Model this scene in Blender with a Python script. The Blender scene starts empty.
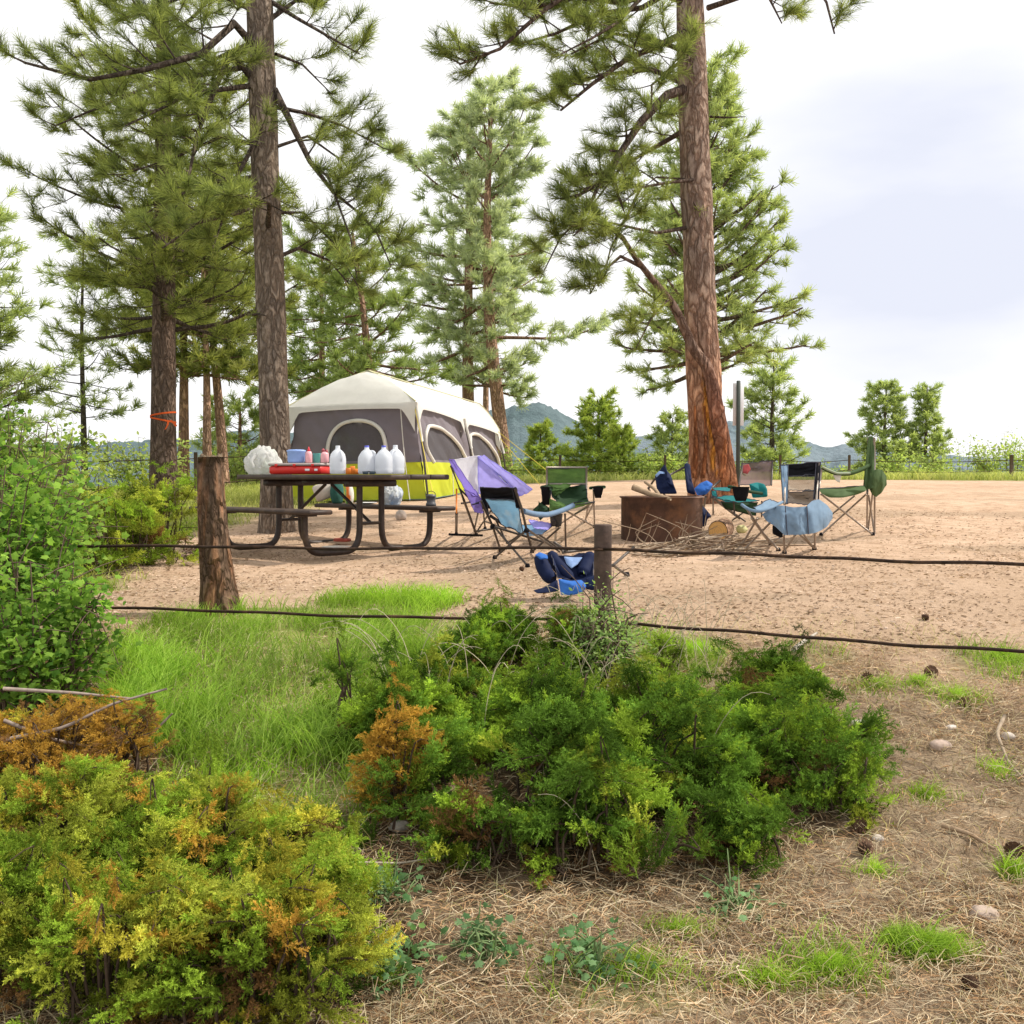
import bpy, math, random
import numpy as np
from mathutils import Vector

random.seed(7)
RNG = np.random.default_rng(11)
SC = bpy.context.scene
COL = SC.collection
EYE = 1.6            # camera height, world z
F = 1100.0           # focal length in pixels of a 1024 picture
HZ = 475.0           # row of the horizon

# ------------------------------------------------------------------ noise
def _h(ix, iy, s):
    v = np.sin(ix * 127.1 + iy * 311.7 + s * 74.7) * 43758.5453
    return v - np.floor(v)
def noise2(x, y, s=0.0):
    x = np.asarray(x, float); y = np.asarray(y, float)
    ix = np.floor(x); iy = np.floor(y); fx = x - ix; fy = y - iy
    fx = fx * fx * (3 - 2 * fx); fy = fy * fy * (3 - 2 * fy)
    a = _h(ix, iy, s); b = _h(ix + 1, iy, s); c = _h(ix, iy + 1, s); d = _h(ix + 1, iy + 1, s)
    return (a * (1 - fx) + b * fx) * (1 - fy) + (c * (1 - fx) + d * fx) * fy
def fbm(x, y, s=0.0, o=4):
    t = 0; a = .5
    for k in range(o):
        t = t + a * noise2(np.asarray(x) * 2 ** k, np.asarray(y) * 2 ** k, s + k * 3.1); a *= .5
    return t / (1 - .5 ** o)
def sstep(a, b, x):
    t = np.clip((np.asarray(x, float) - a) / (b - a), 0, 1); return t * t * (3 - 2 * t)

# ------------------------------------------------------------------ terrain
_gy = [0, 2, 3.2, 4.2, 5, 5.5, 6, 6.5, 7, 8, 9.5, 11, 12, 13, 15, 17, 20, 25, 30, 36, 45, 60, 100, 200, 600, 4000]
_gd = [1.64, 1.62, 1.56, 1.40, 1.2, 1.08, .98, .90, .85, .80, .77, .72, .66, .59, .45, .35, .26, .20, .20, .45, 1.3, 3.2, 9, 20, 40, 60]
def gz(x, y):
    x = np.asarray(x, float); y = np.asarray(y, float)
    d = np.interp(y, _gy, _gd)
    tilt = .03 * np.clip(x, -5, 3) * sstep(6, 9, y) * (1 - sstep(24, 40, y))
    bump = (fbm(x * 1.3, y * 1.3, 2.0, 3) - .5) * .05 + (fbm(x * 6, y * 6, 5.0, 3) - .5) * .025
    return EYE - d + tilt + bump * (1 - .6 * sstep(6, 9, y)) * (1 - sstep(15, 30, y))
def P(px, py, Y):
    return np.array([(px - 512) / F * Y, Y, EYE - (py - HZ) / F * Y])
def GH(px, py):
    """point of the ground seen at a picture position (used to place feet on the ground)"""
    lo = 2.0
    prev = 2.0
    for Y in np.concatenate([np.arange(2, 30, .05), np.arange(30, 90, .5)]):
        z = EYE - (py - HZ) / F * Y
        if z <= float(gz((px - 512) / F * Y, Y)):
            return np.array([(px - 512) / F * Y, Y, float(gz((px - 512) / F * Y, Y))])
    return P(px, py, 30)
def on(px, Y, dz=0.0):
    x = (px - 512) / F * Y
    return np.array([x, Y, float(gz(x, Y)) + dz])

# ------------------------------------------------------------------ mesh buffer
ORG = {}
class MB:
    def __init__(s): s.v = []; s.c = []; s.l = []; s.t = []; s.n = 0
    def add(s, V, F_, col=None):
        V = np.asarray(V, float).reshape(-1, 3)
        F_ = np.asarray(F_, int)
        s.v.append(V)
        c = np.ones((len(V), 3)) if col is None else np.broadcast_to(np.asarray(col, float), (len(V), 3))
        s.c.append(c)
        s.l.append((F_ + s.n).ravel()); s.t.append(np.full(len(F_), F_.shape[1]))
        s.n += len(V)
        return s
    def box(s, c, size, rz=0.0, col=None, ax=None, bev=0.0):
        """box; ax = (u, v, w) axes or rotation rz; bev = chamfer of every edge"""
        h = np.array(size, float) / 2
        if ax is None:
            ax = np.array([[math.cos(rz), math.sin(rz), 0], [-math.sin(rz), math.cos(rz), 0], [0, 0, 1]])
        ax = np.asarray(ax, float)
        if bev <= 0: bev = min(h) * .12
        g = []
        # rounded box: 3 loops per vertical profile
        prof = []
        for zz, ins in ((-h[2], bev), (-h[2] + bev, 0), (h[2] - bev, 0), (h[2], bev)):
            for (sx, sy, a, b) in ((1, 1, 1, 0), (1, 1, 0, 1), (-1, 1, 0, 1), (-1, 1, 1, 0), (-1, -1, 1, 0), (-1, -1, 0, 1), (1, -1, 0, 1), (1, -1, 1, 0)):
                x = sx * (h[0] - ins - (0 if a else bev)); y = sy * (h[1] - ins - (bev if a else 0))
                prof.append((x, y, zz))
        V = np.array(prof) @ ax + np.asarray(c, float)
        for k in range(3):
            for i in range(8):
                j = (i + 1) % 8
                g.append((k * 8 + i, k * 8 + j, k * 8 + 8 + j, k * 8 + 8 + i))
        s.add(V, g, col)
        n0 = s.n - 32
        s.l.append(np.array([n0 + i for i in range(7, -1, -1)] + [n0 + 24 + i for i in range(8)])); s.t.append(np.array([8, 8]))
        return s
    def tube(s, pts, r, n=8, col=None, cap=True, wob=None):
        pts = np.asarray(pts, float); m = len(pts)
        r = np.broadcast_to(np.asarray(r, float), (m,))
        T = np.gradient(pts, axis=0); T /= np.linalg.norm(T, axis=1)[:, None] + 1e-9
        ref = np.array([0, 0, 1.0]) if abs(T[:, 2]).mean() < .8 else np.array([1.0, 0, 0])
        A = np.cross(T, ref); ln = np.linalg.norm(A, axis=1)
        if ln.min() < .35:
            A = np.zeros((m, 3)); a0 = np.cross(T[0], ref if np.linalg.norm(np.cross(T[0], ref)) > .3 else np.array([1.0, 0, 0])); A[0] = a0 / np.linalg.norm(a0)
            for i in range(1, m):
                v = A[i - 1] - T[i] * (A[i - 1] @ T[i]); A[i] = v / (np.linalg.norm(v) + 1e-9)
        else: A /= ln[:, None]
        B = np.cross(T, A)
        a = np.arange(n) / n * 2 * math.pi
        rr = r[:, None] * (np.ones((m, n)) if wob is None else wob(np.arange(m)[:, None] / max(1, m - 1), a[None, :]))
        V = pts[:, None, :] + rr[..., None] * (np.cos(a)[None, :, None] * A[:, None, :] + np.sin(a)[None, :, None] * B[:, None, :])
        i = np.arange(m - 1)[:, None] * n; j = np.arange(n)[None, :]; j2 = (j + 1) % n
        Fq = np.stack([i + j, i + j2, i + n + j2, i + n + j], -1).reshape(-1, 4)
        s.add(V, Fq, None if col is None else (col if np.ndim(col) < 3 else np.asarray(col).reshape(-1, 3)))
        if cap and n > 2:
            n0 = s.n - m * n
            s.l.append(np.array([n0 + k for k in range(n)] + [n0 + (m - 1) * n + k for k in range(n - 1, -1, -1)])); s.t.append(np.array([n, n]))
        return s
    def lathe(s, prof, c, n=20, col=None, sx=1.0, sy=1.0, rz=0.0, wob=None):
        prof = np.asarray(prof, float); a = np.arange(n) / n * 2 * math.pi
        w = np.ones((len(prof), n)) if wob is None else wob(prof[:, 1][:, None], a[None, :])
        x = prof[:, 0][:, None] * w * np.cos(a)[None] * sx; y = prof[:, 0][:, None] * w * np.sin(a)[None] * sy
        z = np.broadcast_to(prof[:, 1][:, None], x.shape)
        X = x * math.cos(rz) - y * math.sin(rz); Y = x * math.sin(rz) + y * math.cos(rz)
        V = np.stack([X, Y, z], -1) + np.asarray(c, float)
        m = len(prof); i = np.arange(m - 1)[:, None] * n; j = np.arange(n)[None, :]; j2 = (j + 1) % n
        s.add(V, np.stack([i + j, i + j2, i + n + j2, i + n + j], -1).reshape(-1, 4), col)
        return s
    def grid(s, V, col=None):
        """V (a,b,3) points -> sheet"""
        a, b = V.shape[:2]
        i = np.arange(a - 1)[:, None] * b; j = np.arange(b - 1)[None]
        s.add(V, np.stack([i + j, i + j + 1, i + b + j + 1, i + b + j], -1).reshape(-1, 4), None if col is None else (np.asarray(col).reshape(-1, 3) if np.ndim(col) > 1 else col))
        return s
    def inst(s, PV, PF, R, T, col, pcol=None):
        """replicate prototype (PV,PF) with matrices R (N,3,3) and places T (N,3)"""
        N = len(T); V = np.einsum('kj,nij->nki', PV, R) + T[:, None, :]
        Fq = (PF[None] + (np.arange(N) * len(PV))[:, None, None]).reshape(-1, PF.shape[1])
        C = np.broadcast_to(np.asarray(col, float)[:, None, :], V.shape)
        if pcol is not None: C = C * pcol[None, :, None]
        s.add(V, Fq, C.reshape(-1, 3)); return s
    def build(s, name, mat, parent=None, org=None, smooth=True, tag=None):
        V = np.concatenate(s.v); L = np.concatenate(s.l).astype(np.int32); T = np.concatenate(s.t).astype(np.int32)
        if parent is not None: o3 = ORG[parent.name]
        elif org is not None: o3 = np.asarray(org, float)
        else: o3 = np.array([V[:, 0].mean(), V[:, 1].mean(), V[:, 2].min()])
        me = bpy.data.meshes.new(name)
        me.vertices.add(len(V)); me.vertices.foreach_set('co', (V - o3).astype(np.float32).ravel())
        me.loops.add(len(L)); me.loops.foreach_set('vertex_index', L)
        st = np.concatenate([[0], np.cumsum(T)[:-1]]).astype(np.int32)
        me.polygons.add(len(T)); me.polygons.foreach_set('loop_start', st); me.polygons.foreach_set('loop_total', T)
        me.polygons.foreach_set('use_smooth', np.full(len(T), smooth))
        C = np.concatenate(s.c)
        ca = me.color_attributes.new('Col', 'FLOAT_COLOR', 'POINT')
        ca.data.foreach_set('color', np.concatenate([C, np.ones((len(C), 1))], 1).astype(np.float32).ravel())
        me.update(calc_edges=True); me.validate()
        if mat: me.materials.append(mat)
        o = bpy.data.objects.new(name, me); COL.objects.link(o)
        if parent is not None: o.parent = parent
        else: o.location = o3
        ORG[o.name] = o3
        return o

def tag(o, label=None, cat=None, group=None, kind=None):
    if label: o['label'] = label
    if cat: o['category'] = cat
    if group: o['group'] = group
    if kind: o['kind'] = kind
    return o
def thing(name, loc, label, cat, group=None):
    o = bpy.data.objects.new(name, None); COL.objects.link(o); o.location = [float(c) for c in loc]
    o.empty_display_size = .1
    ORG[o.name] = np.asarray(loc, float)
    return tag(o, label, cat, group)
def copy_thing(root, loc, label, rz=0.0, sc=1.0):
    r = root.copy(); COL.objects.link(r); r.location = [float(c) for c in loc]; r.rotation_euler = (0, 0, rz); r.scale = (sc,) * 3
    r['label'] = label
    def rec(src, dst):
        for ch in src.children:
            c = ch.copy(); COL.objects.link(c); c.parent = dst; rec(ch, c)
    rec(root, r)
    return r

# ------------------------------------------------------------------ materials
def _nt(name):
    m = bpy.data.materials.new(name); m.use_nodes = True; nt = m.node_tree; nt.nodes.clear()
    out = nt.nodes.new('ShaderNodeOutputMaterial'); return m, nt, out
def N(nt, t, **k):
    n = nt.nodes.new(t)
    for a, b in k.items():
        if a in n.inputs.keys() if hasattr(n.inputs, 'keys') else False: n.inputs[a].default_value = b
        else: setattr(n, a, b)
    return n
def mixc(nt, a, b, fac, mode='MIX'):
    n = nt.nodes.new('ShaderNodeMix'); n.data_type = 'RGBA'; n.blend_type = mode
    for s, v in ((0, fac), (6, a), (7, b)):
        if hasattr(v, 'is_output') or isinstance(v, bpy.types.NodeSocket): nt.links.new(v, n.inputs[s])
        else: n.inputs[s].default_value = v if s == 0 else (*v, 1) if len(v) == 3 else v
    return n.outputs[2]
def noise(nt, scale, detail=4, rough=.6, vec=None, dist=0.0):
    n = nt.nodes.new('ShaderNodeTexNoise'); n.inputs['Scale'].default_value = scale; n.inputs['Detail'].default_value = detail
    n.inputs['Roughness'].default_value = rough; n.inputs['Distortion'].default_value = dist
    if vec is not None: nt.links.new(vec, n.inputs['Vector'])
    return n.outputs[0]
def ramp(nt, fac, a, b):
    n = nt.nodes.new('ShaderNodeMapRange'); n.inputs[1].default_value = a; n.inputs[2].default_value = b
    nt.links.new(fac, n.inputs[0]); return n.outputs[0]
def coords(nt, scale=(1, 1, 1)):
    tc = nt.nodes.new('ShaderNodeTexCoord'); mp = nt.nodes.new('ShaderNodeMapping'); mp.inputs['Scale'].default_value = scale
    nt.links.new(tc.outputs['Object'], mp.inputs[0]); return mp.outputs[0]
def bump(nt, h, strength, dist=.02):
    n = nt.nodes.new('ShaderNodeBump'); n.inputs['Strength'].default_value = strength; n.inputs['Distance'].default_value = dist
    nt.links.new(h, n.inputs['Height']); return n.outputs[0]
def attr(nt): 
    n = nt.nodes.new('ShaderNodeAttribute'); n.attribute_name = 'Col'; return n.outputs[0]

def mat_leaf(name, trans=.35, tint=(1, 1, 1), var=.35, nscale=2.0):
    m, nt, out = _nt(name)
    c = attr(nt)
    f = ramp(nt, noise(nt, nscale, 3, .6, coords(nt)), .3, .7)
    c = mixc(nt, c, mixc(nt, c, (tint[0] * (1 - var), tint[1] * (1 - var), tint[2] * (1 - var)), 1.0, 'MULTIPLY'), f)
    d = N(nt, 'ShaderNodeBsdfDiffuse'); t = N(nt, 'ShaderNodeBsdfTranslucent'); mx = N(nt, 'ShaderNodeMixShader')
    nt.links.new(c, d.inputs[0]); nt.links.new(mixc(nt, c, (1.15, 1.2, .6), 1.0, 'MULTIPLY'), t.inputs[0])
    mx.inputs[0].default_value = trans
    nt.links.new(d.outputs[0], mx.inputs[1]); nt.links.new(t.outputs[0], mx.inputs[2]); nt.links.new(mx.outputs[0], out.inputs[0])
    return m
def mat_bark(name, dark=(.5, .47, .45), scale=17.0, st=1.0):
    m, nt, out = _nt(name)
    c = attr(nt); v = coords(nt, (1, 1, .36))
    vo = nt.nodes.new('ShaderNodeTexVoronoi'); vo.feature = 'DISTANCE_TO_EDGE'; vo.inputs['Scale'].default_value = scale
    wn = nt.nodes.new('ShaderNodeTexNoise'); wn.inputs['Scale'].default_value = 6; wn.inputs['Detail'].default_value = 4
    nt.links.new(v, wn.inputs['Vector'])
    mv = nt.nodes.new('ShaderNodeMix'); mv.data_type = 'VECTOR'; mv.inputs[0].default_value = .25
    nt.links.new(v, mv.inputs[4]); nt.links.new(wn.outputs['Color'], mv.inputs[5]); nt.links.new(mv.outputs[1], vo.inputs['Vector'])
    crack = ramp(nt, vo.outputs['Distance'], 0.0, .3)
    v2 = nt.nodes.new('ShaderNodeTexVoronoi'); v2.inputs['Scale'].default_value = scale; nt.links.new(mv.outputs[1], v2.inputs['Vector'])
    sp = nt.nodes.new('ShaderNodeSeparateColor'); nt.links.new(v2.outputs['Color'], sp.inputs[0])
    c = mixc(nt, mixc(nt, c, (.72, .70, .70), 1.0, 'MULTIPLY'), mixc(nt, c, (1.25, 1.2, 1.15), 1.0, 'MULTIPLY'), sp.outputs[0])
    n1 = noise(nt, 34, 6, .75, v); n2 = noise(nt, 3.5, 5, .65, v)
    col = mixc(nt, mixc(nt, c, dark, 1.0, 'MULTIPLY'), c, crack)
    col = mixc(nt, col, mixc(nt, col, (.62, .6, .58), 1.0, 'MULTIPLY'), ramp(nt, n1, .35, .65))
    col = mixc(nt, col, mixc(nt, col, (1.3, 1.25, 1.2), 1.0, 'MULTIPLY'), ramp(nt, n2, .4, .7))
    p = N(nt, 'ShaderNodeBsdfPrincipled'); p.inputs['Roughness'].default_value = .92; p.inputs['Specular IOR Level'].default_value = .15
    nt.links.new(col, p.inputs['Base Color'])
    a = nt.nodes.new('ShaderNodeMath'); a.operation = 'MULTIPLY_ADD'; a.inputs[1].default_value = .4
    nt.links.new(n1, a.inputs[0]); nt.links.new(crack, a.inputs[2])
    nt.links.new(bump(nt, a.outputs[0], st, .03), p.inputs['Normal']); nt.links.new(p.outputs[0], out.inputs[0])
    return m
def mat_solid(name, col, rough=.6, var=.2, nscale=20, metal=0.0, bumpv=.15, spec=.4, dirt=None, trans=0.0, useattr=False):
    m, nt, out = _nt(name)
    v = coords(nt)
    n1 = noise(nt, nscale, 5, .65, v)
    base = mixc(nt, attr(nt), col, 1.0, 'MULTIPLY')
    c = mixc(nt, base, mixc(nt, base, (1 - var,) * 3, 1.0, 'MULTIPLY'), ramp(nt, n1, .35, .65))
    if dirt: c = mixc(nt, c, dirt, ramp(nt, noise(nt, nscale * .35, 6, .7, v), .48, .75))
    p = N(nt, 'ShaderNodeBsdfPrincipled'); p.inputs['Roughness'].default_value = rough; p.inputs['Metallic'].default_value = metal
    p.inputs['Specular IOR Level'].default_value = spec
    nt.links.new(c, p.inputs['Base Color'])
    if bumpv: nt.links.new(bump(nt, n1, bumpv, .01), p.inputs['Normal'])
    if trans > 0:
        t = N(nt, 'ShaderNodeBsdfTranslucent'); nt.links.new(c, t.inputs[0]); mx = N(nt, 'ShaderNodeMixShader'); mx.inputs[0].default_value = trans
        nt.links.new(p.outputs[0], mx.inputs[1]); nt.links.new(t.outputs[0], mx.inputs[2]); nt.links.new(mx.outputs[0], out.inputs[0])
    else: nt.links.new(p.outputs[0], out.inputs[0])
    return m
def mat_mesh(name, col, alpha=.55):
    m = mat_solid(name, col, .8, .15, 30); nt = m.node_tree
    out = [n for n in nt.nodes if n.type == 'OUTPUT_MATERIAL'][0]; src = out.inputs[0].links[0].from_socket
    t = N(nt, 'ShaderNodeBsdfTransparent'); mx = N(nt, 'ShaderNodeMixShader'); mx.inputs[0].default_value = alpha
    nt.links.new(t.outputs[0], mx.inputs[1]); nt.links.new(src, mx.inputs[2]); nt.links.new(mx.outputs[0], out.inputs[0])
    return m

M = {}
M['pine'] = mat_leaf('pine_needles', .5, var=.3, nscale=1.3)
M['juniper'] = mat_leaf('juniper_scales', .3, var=.25, nscale=4)
M['leaf'] = mat_leaf('broad_leaves', .5, var=.3, nscale=4)
M['grass'] = mat_leaf('grass_blades', .4, var=.25, nscale=3)
M['litter'] = mat_leaf('dry_litter', .12, var=.35, nscale=4)
M['bark'] = mat_bark('pine_bark')
M['bark2'] = mat_bark('pine_bark_old', dark=(.45, .38, .35), scale=13)
M['twig'] = mat_solid('twig_bark', (1, 1, 1), .9, .35, 40, spec=.1)
M['steel'] = mat_solid('brown_coated_steel', (.04, .025, .02), .5, .3, 25, dirt=(.08, .055, .035))
M['plank'] = mat_solid('brown_coated_planks', (.05, .032, .025), .55, .3, 14, dirt=(.10, .065, .045), bumpv=.3)
M['rust'] = mat_solid('rusted_steel', (.10, .05, .032), .85, .5, 9, dirt=(.24, .11, .05), bumpv=.5)
M['frame'] = mat_solid('dark_frame_tube', (.09, .075, .065), .45, .3, 30, metal=.3)
M['greyframe'] = mat_solid('grey_frame_tube', (.35, .3, .26), .4, .2, 30, metal=.5)
M['tent_grey'] = mat_solid('tent_grey_nylon', (.20, .175, .20), .7, .12, 3, trans=.12, bumpv=.1)
M['tent_green'] = mat_solid('tent_lime_nylon', (.66, .72, .04), .7, .12, 3, trans=.3, bumpv=.1)
M['tent_fly'] = mat_solid('tent_cream_fly', (.84, .83, .78), .6, .1, 3, trans=.25, bumpv=.1)
M['tent_mesh'] = mat_mesh('tent_window_mesh', (.10, .092, .105), .78)
M['tent_in'] = mat_solid('tent_inside', (.05, .048, .058), .8, .2, 3)
M['black'] = mat_solid('black_fabric', (.012, .012, .015), .9, .3, 30, spec=.1)
M['blackmesh'] = mat_mesh('black_mesh_cloth', (.012, .012, .012), .85)
M['sheer'] = mat_mesh('sheer_grey_mesh', (.16, .165, .14), .6)
M['cable'] = mat_solid('fence_cable_rust', (.045, .028, .02), .85, .5, 25, dirt=(.13, .07, .04), bumpv=.5, spec=.15)
M['sand_stone'] = mat_solid('pale_stone', (.5, .42, .36), .9, .3, 20, bumpv=.6)
def cloth_mat(name, col, trans=.3, dirt=None): 
    return mat_solid(name, col, .75, .14, 12, trans=trans, bumpv=.25, spec=.2, dirt=dirt)

# ------------------------------------------------------------------ ground sheet
def spaced(lo, hi, step, far, k=1.12):
    a = list(np.arange(lo, hi, step)); s = step
    while a[-1] < far: s *= k; a.append(a[-1] + s)
    return np.array(a)
ELL = []   # green patches of ground, world (x, y, rx, ry, weight)
def green_mask(x, y):
    g = np.zeros(np.broadcast(x, y).shape)
    for (cx, cy, rx, ry, w) in ELL:
        d = ((x - cx) / rx) ** 2 + ((y - cy) / ry) ** 2
        g = np.maximum(g, w * (1 - sstep(.45, 1.25, d + (fbm(x * 3, y * 3, 9.0) - .5) * .9)))
    return g
def gp(px, py, rx, ry, w=1.0):
    p = GH(px, py); ELL.append((p[0], p[1], rx, ry, w))
gp(215, 640, .6, .8); gp(300, 700, .6, .75); gp(180, 700, .4, .6); gp(300, 780, .4, .4); gp(350, 640, .6, .6); gp(400, 690, .45, .6); gp(260, 620, .6, .4); gp(390, 605, .5, .45); gp(250, 760, .45, .5)
gp(330, 800, .25, .4, .8); gp(660, 660, .35, .5, .7); gp(460, 640, .35, .4, .8)
gp(930, 968, .13, .08); gp(830, 980, .2, .12, .6); gp(1015, 885, .05, .08, .7); gp(820, 655, .2, .2, .35); gp(1000, 665, .25, .3, .3)
gp(620, 1000, .3, .12, .35)
ELL += [(-5.5, 14.5, 2.2, 3.0, .9), (-6.5, 21, 6, 5, .9), (-4.2, 8.6, 1.2, 1.6, .9), (-3.6, 19.5, 1.5, 4, .8)]
def dirt_edge(x):      # where the bare camp site ends, far side
    return 24.5 + 1.2 * np.sin(x * .35) + (x < -3) * 0
def build_ground():
    ys = spaced(.4, 13, .055, 3500, 1.055)
    xp = spaced(0, 5.2, .055, 3500, 1.085)
    xs = np.concatenate([-xp[:0:-1], xp])
    X, Y = np.meshgrid(xs, ys)
    Z = gz(X, Y)
    far = sstep(30, 60, Y)
    near_edge = 6.05 + .18 * np.sin(X * 1.7) + (fbm(X * 2, Y * 2, 3.0) - .5) * 1.0 - .12 * X
    camp = sstep(-.35, .35, Y - near_edge) * (1 - sstep(-.6, .8, Y - dirt_edge(X) + (fbm(X, Y, 7.0) - .5) * 2))
    left = 1 - sstep(-5.6, -3.6, X + (fbm(X, Y, 8.0) - .5) * 1.5 - (Y - 12) * -.10)
    camp = camp * (1 - left * sstep(9.5, 12, Y))
    camp = camp * (1 - .9 * (1 - sstep(-4.6, -3.6, X)))
    green = green_mask(X, Y)
    green = np.maximum(green, sstep(-.6, .8, Y - dirt_edge(X) + (fbm(X, Y, 7.0) - .5) * 2) * .9)
    green = np.maximum(green, (1 - sstep(-5.5, -3.8, X)) * sstep(7, 9, Y) * .8)
    camp = camp * (1 - .42 * sstep(.5, .68, fbm(X * .7 + 2, Y * 1.5, 13., 4)) * (1 - sstep(13, 22, Y)))
    C = np.stack([camp * (.62 + .38 * sstep(6.5, 10.5, Y)) * (1 - green * .5 * (Y < 8)), green, far], -1)  # near dirt browned with litter to paint in the tree shade
    b = MB(); b.grid(np.stack([X, Y, Z], -1), C.reshape(-1, 3))
    m, nt, out = _nt('ground_soil')
    sep = nt.nodes.new('ShaderNodeSeparateColor'); nt.links.new(attr(nt), sep.inputs[0])
    v = coords(nt)
    nbig = noise(nt, .9, 5, .6, v); nmid = noise(nt, 6, 6, .7, v); nfine = noise(nt, 45, 6, .8, v); nf2 = noise(nt, 130, 3, .7, v)
    dirt = mixc(nt, (.57, .40, .275), (.68, .49, .35), ramp(nt, nbig, .35, .65))
    dirt = mixc(nt, dirt, (.35, .22, .135), ramp(nt, nmid, .45, .75))
    dirt = mixc(nt, dirt, mixc(nt, dirt, (.62, .58, .55), 1.0, 'MULTIPLY'), ramp(nt, nfine, .5, .7))
    dirt = mixc(nt, dirt, mixc(nt, dirt, (1.25, 1.22, 1.2), 1.0, 'MULTIPLY'), ramp(nt, nf2, .55, .7))
    lit = mixc(nt, (.22, .155, .10), (.46, .35, .235), ramp(nt, nmid, .35, .65))
    lit = mixc(nt, lit, (.09, .06, .04), ramp(nt, nfine, .5, .7))
    base = mixc(nt, lit, dirt, sep.outputs[0])
    gr = mixc(nt, (.15, .20, .04), (.33, .34, .11), ramp(nt, nmid, .35, .65))
    base = mixc(nt, base, gr, sep.outputs[1])
    base = mixc(nt, base, (.12, .16, .10), sep.outputs[2])
    df = nt.nodes.new('ShaderNodeAttribute'); df.attribute_name = 'duff_shade'
    base = mixc(nt, base, mixc(nt, lit, (.32, .28, .25), 1.0, 'MULTIPLY'), df.outputs['Fac'])  # dark litter under the bushes, with their shade painted in
    p = N(nt, 'ShaderNodeBsdfPrincipled'); p.inputs['Roughness'].default_value = .95; p.inputs['Specular IOR Level'].default_value = .1
    nt.links.new(base, p.inputs['Base Color'])
    a = nt.nodes.new('ShaderNodeMath'); a.operation = 'ADD'; nt.links.new(nfine, a.inputs[0]); nt.links.new(nmid, a.inputs[1])
    nt.links.new(bump(nt, a.outputs[0], .7, .03), p.inputs['Normal']); nt.links.new(p.outputs[0], out.inputs[0])
    go = tag(b.build('ground', m, org=(0, 0, 0)), kind='structure')
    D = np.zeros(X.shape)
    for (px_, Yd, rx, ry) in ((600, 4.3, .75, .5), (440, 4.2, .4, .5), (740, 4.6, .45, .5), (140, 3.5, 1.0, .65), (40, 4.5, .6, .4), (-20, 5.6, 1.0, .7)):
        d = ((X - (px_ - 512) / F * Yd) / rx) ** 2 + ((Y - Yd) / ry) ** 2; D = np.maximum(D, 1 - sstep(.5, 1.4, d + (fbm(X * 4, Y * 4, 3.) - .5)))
    at_ = go.data.attributes.new('duff_shade', 'FLOAT', 'POINT'); at_.data.foreach_set('value', D.astype(np.float32).ravel())
build_ground()

# ------------------------------------------------------------------ hills
def hill(name, prof, Y, seed, col, haze):
    px = np.linspace(prof[0][0], prof[-1][0], 900)
    py = np.interp(px, [a[0] for a in prof], [a[1] for a in prof])
    x = (px - 512) / F * Y
    z = EYE - (py - HZ) / F * Y + (fbm(px * .05, px * 0, seed, 4) - .5) * 6 + (fbm(px * .9, px * 0, seed + 3, 2) - .5) * 2.2
    rows = []
    for k, (dy, f) in enumerate(((0, 1), (-25, .93), (-60, .82), (-110, .66), (-170, .48), (-240, .3), (-320, .12), (-420, -.2), (60, .8), (140, .4), (240, -.2))):
        rows.append((dy, f))
    rows.sort()
    V = []
    for dy, f in rows:
        w = (fbm(x * .01, x * 0 + dy * .01, seed + 5, 3) - .5) * 60 * (1 - f if f < 1 else 0)
        V.append(np.stack([x * (Y + dy) / Y, np.full_like(x, Y + dy) + w, -80 + (z + 80) * max(f, 0) + (0 if f > 0 else -40)], -1))
    m, nt, out = _nt(name + '_forest')
    v = coords(nt)
    n1 = noise(nt, .09, 6, .75, v); n2 = noise(nt, .018, 4, .6, v)
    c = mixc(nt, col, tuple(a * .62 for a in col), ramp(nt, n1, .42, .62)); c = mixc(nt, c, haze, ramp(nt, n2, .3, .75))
    p = N(nt, 'ShaderNodeBsdfDiffuse'); nt.links.new(c, p.inputs[0]); nt.links.new(bump(nt, n1, .9, 8), p.inputs['Normal']); nt.links.new(p.outputs[0], out.inputs[0])
    b = MB(); b.grid(np.array(V)); tag(b.build(name, m, org=(0, Y, 0)), kind='structure')
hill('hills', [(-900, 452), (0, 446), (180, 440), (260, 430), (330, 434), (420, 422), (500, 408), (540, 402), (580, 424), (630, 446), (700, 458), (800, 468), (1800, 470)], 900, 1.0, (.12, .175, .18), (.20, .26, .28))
hill('distant_hills', [(-900, 456), (500, 452), (610, 440), (660, 432), (700, 426), (745, 418), (775, 424), (800, 440), (830, 448), (862, 442), (900, 450), (960, 456), (1024, 460), (1900, 462)], 1500, 4.0, (.20, .26, .29), (.29, .345, .39))

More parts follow.
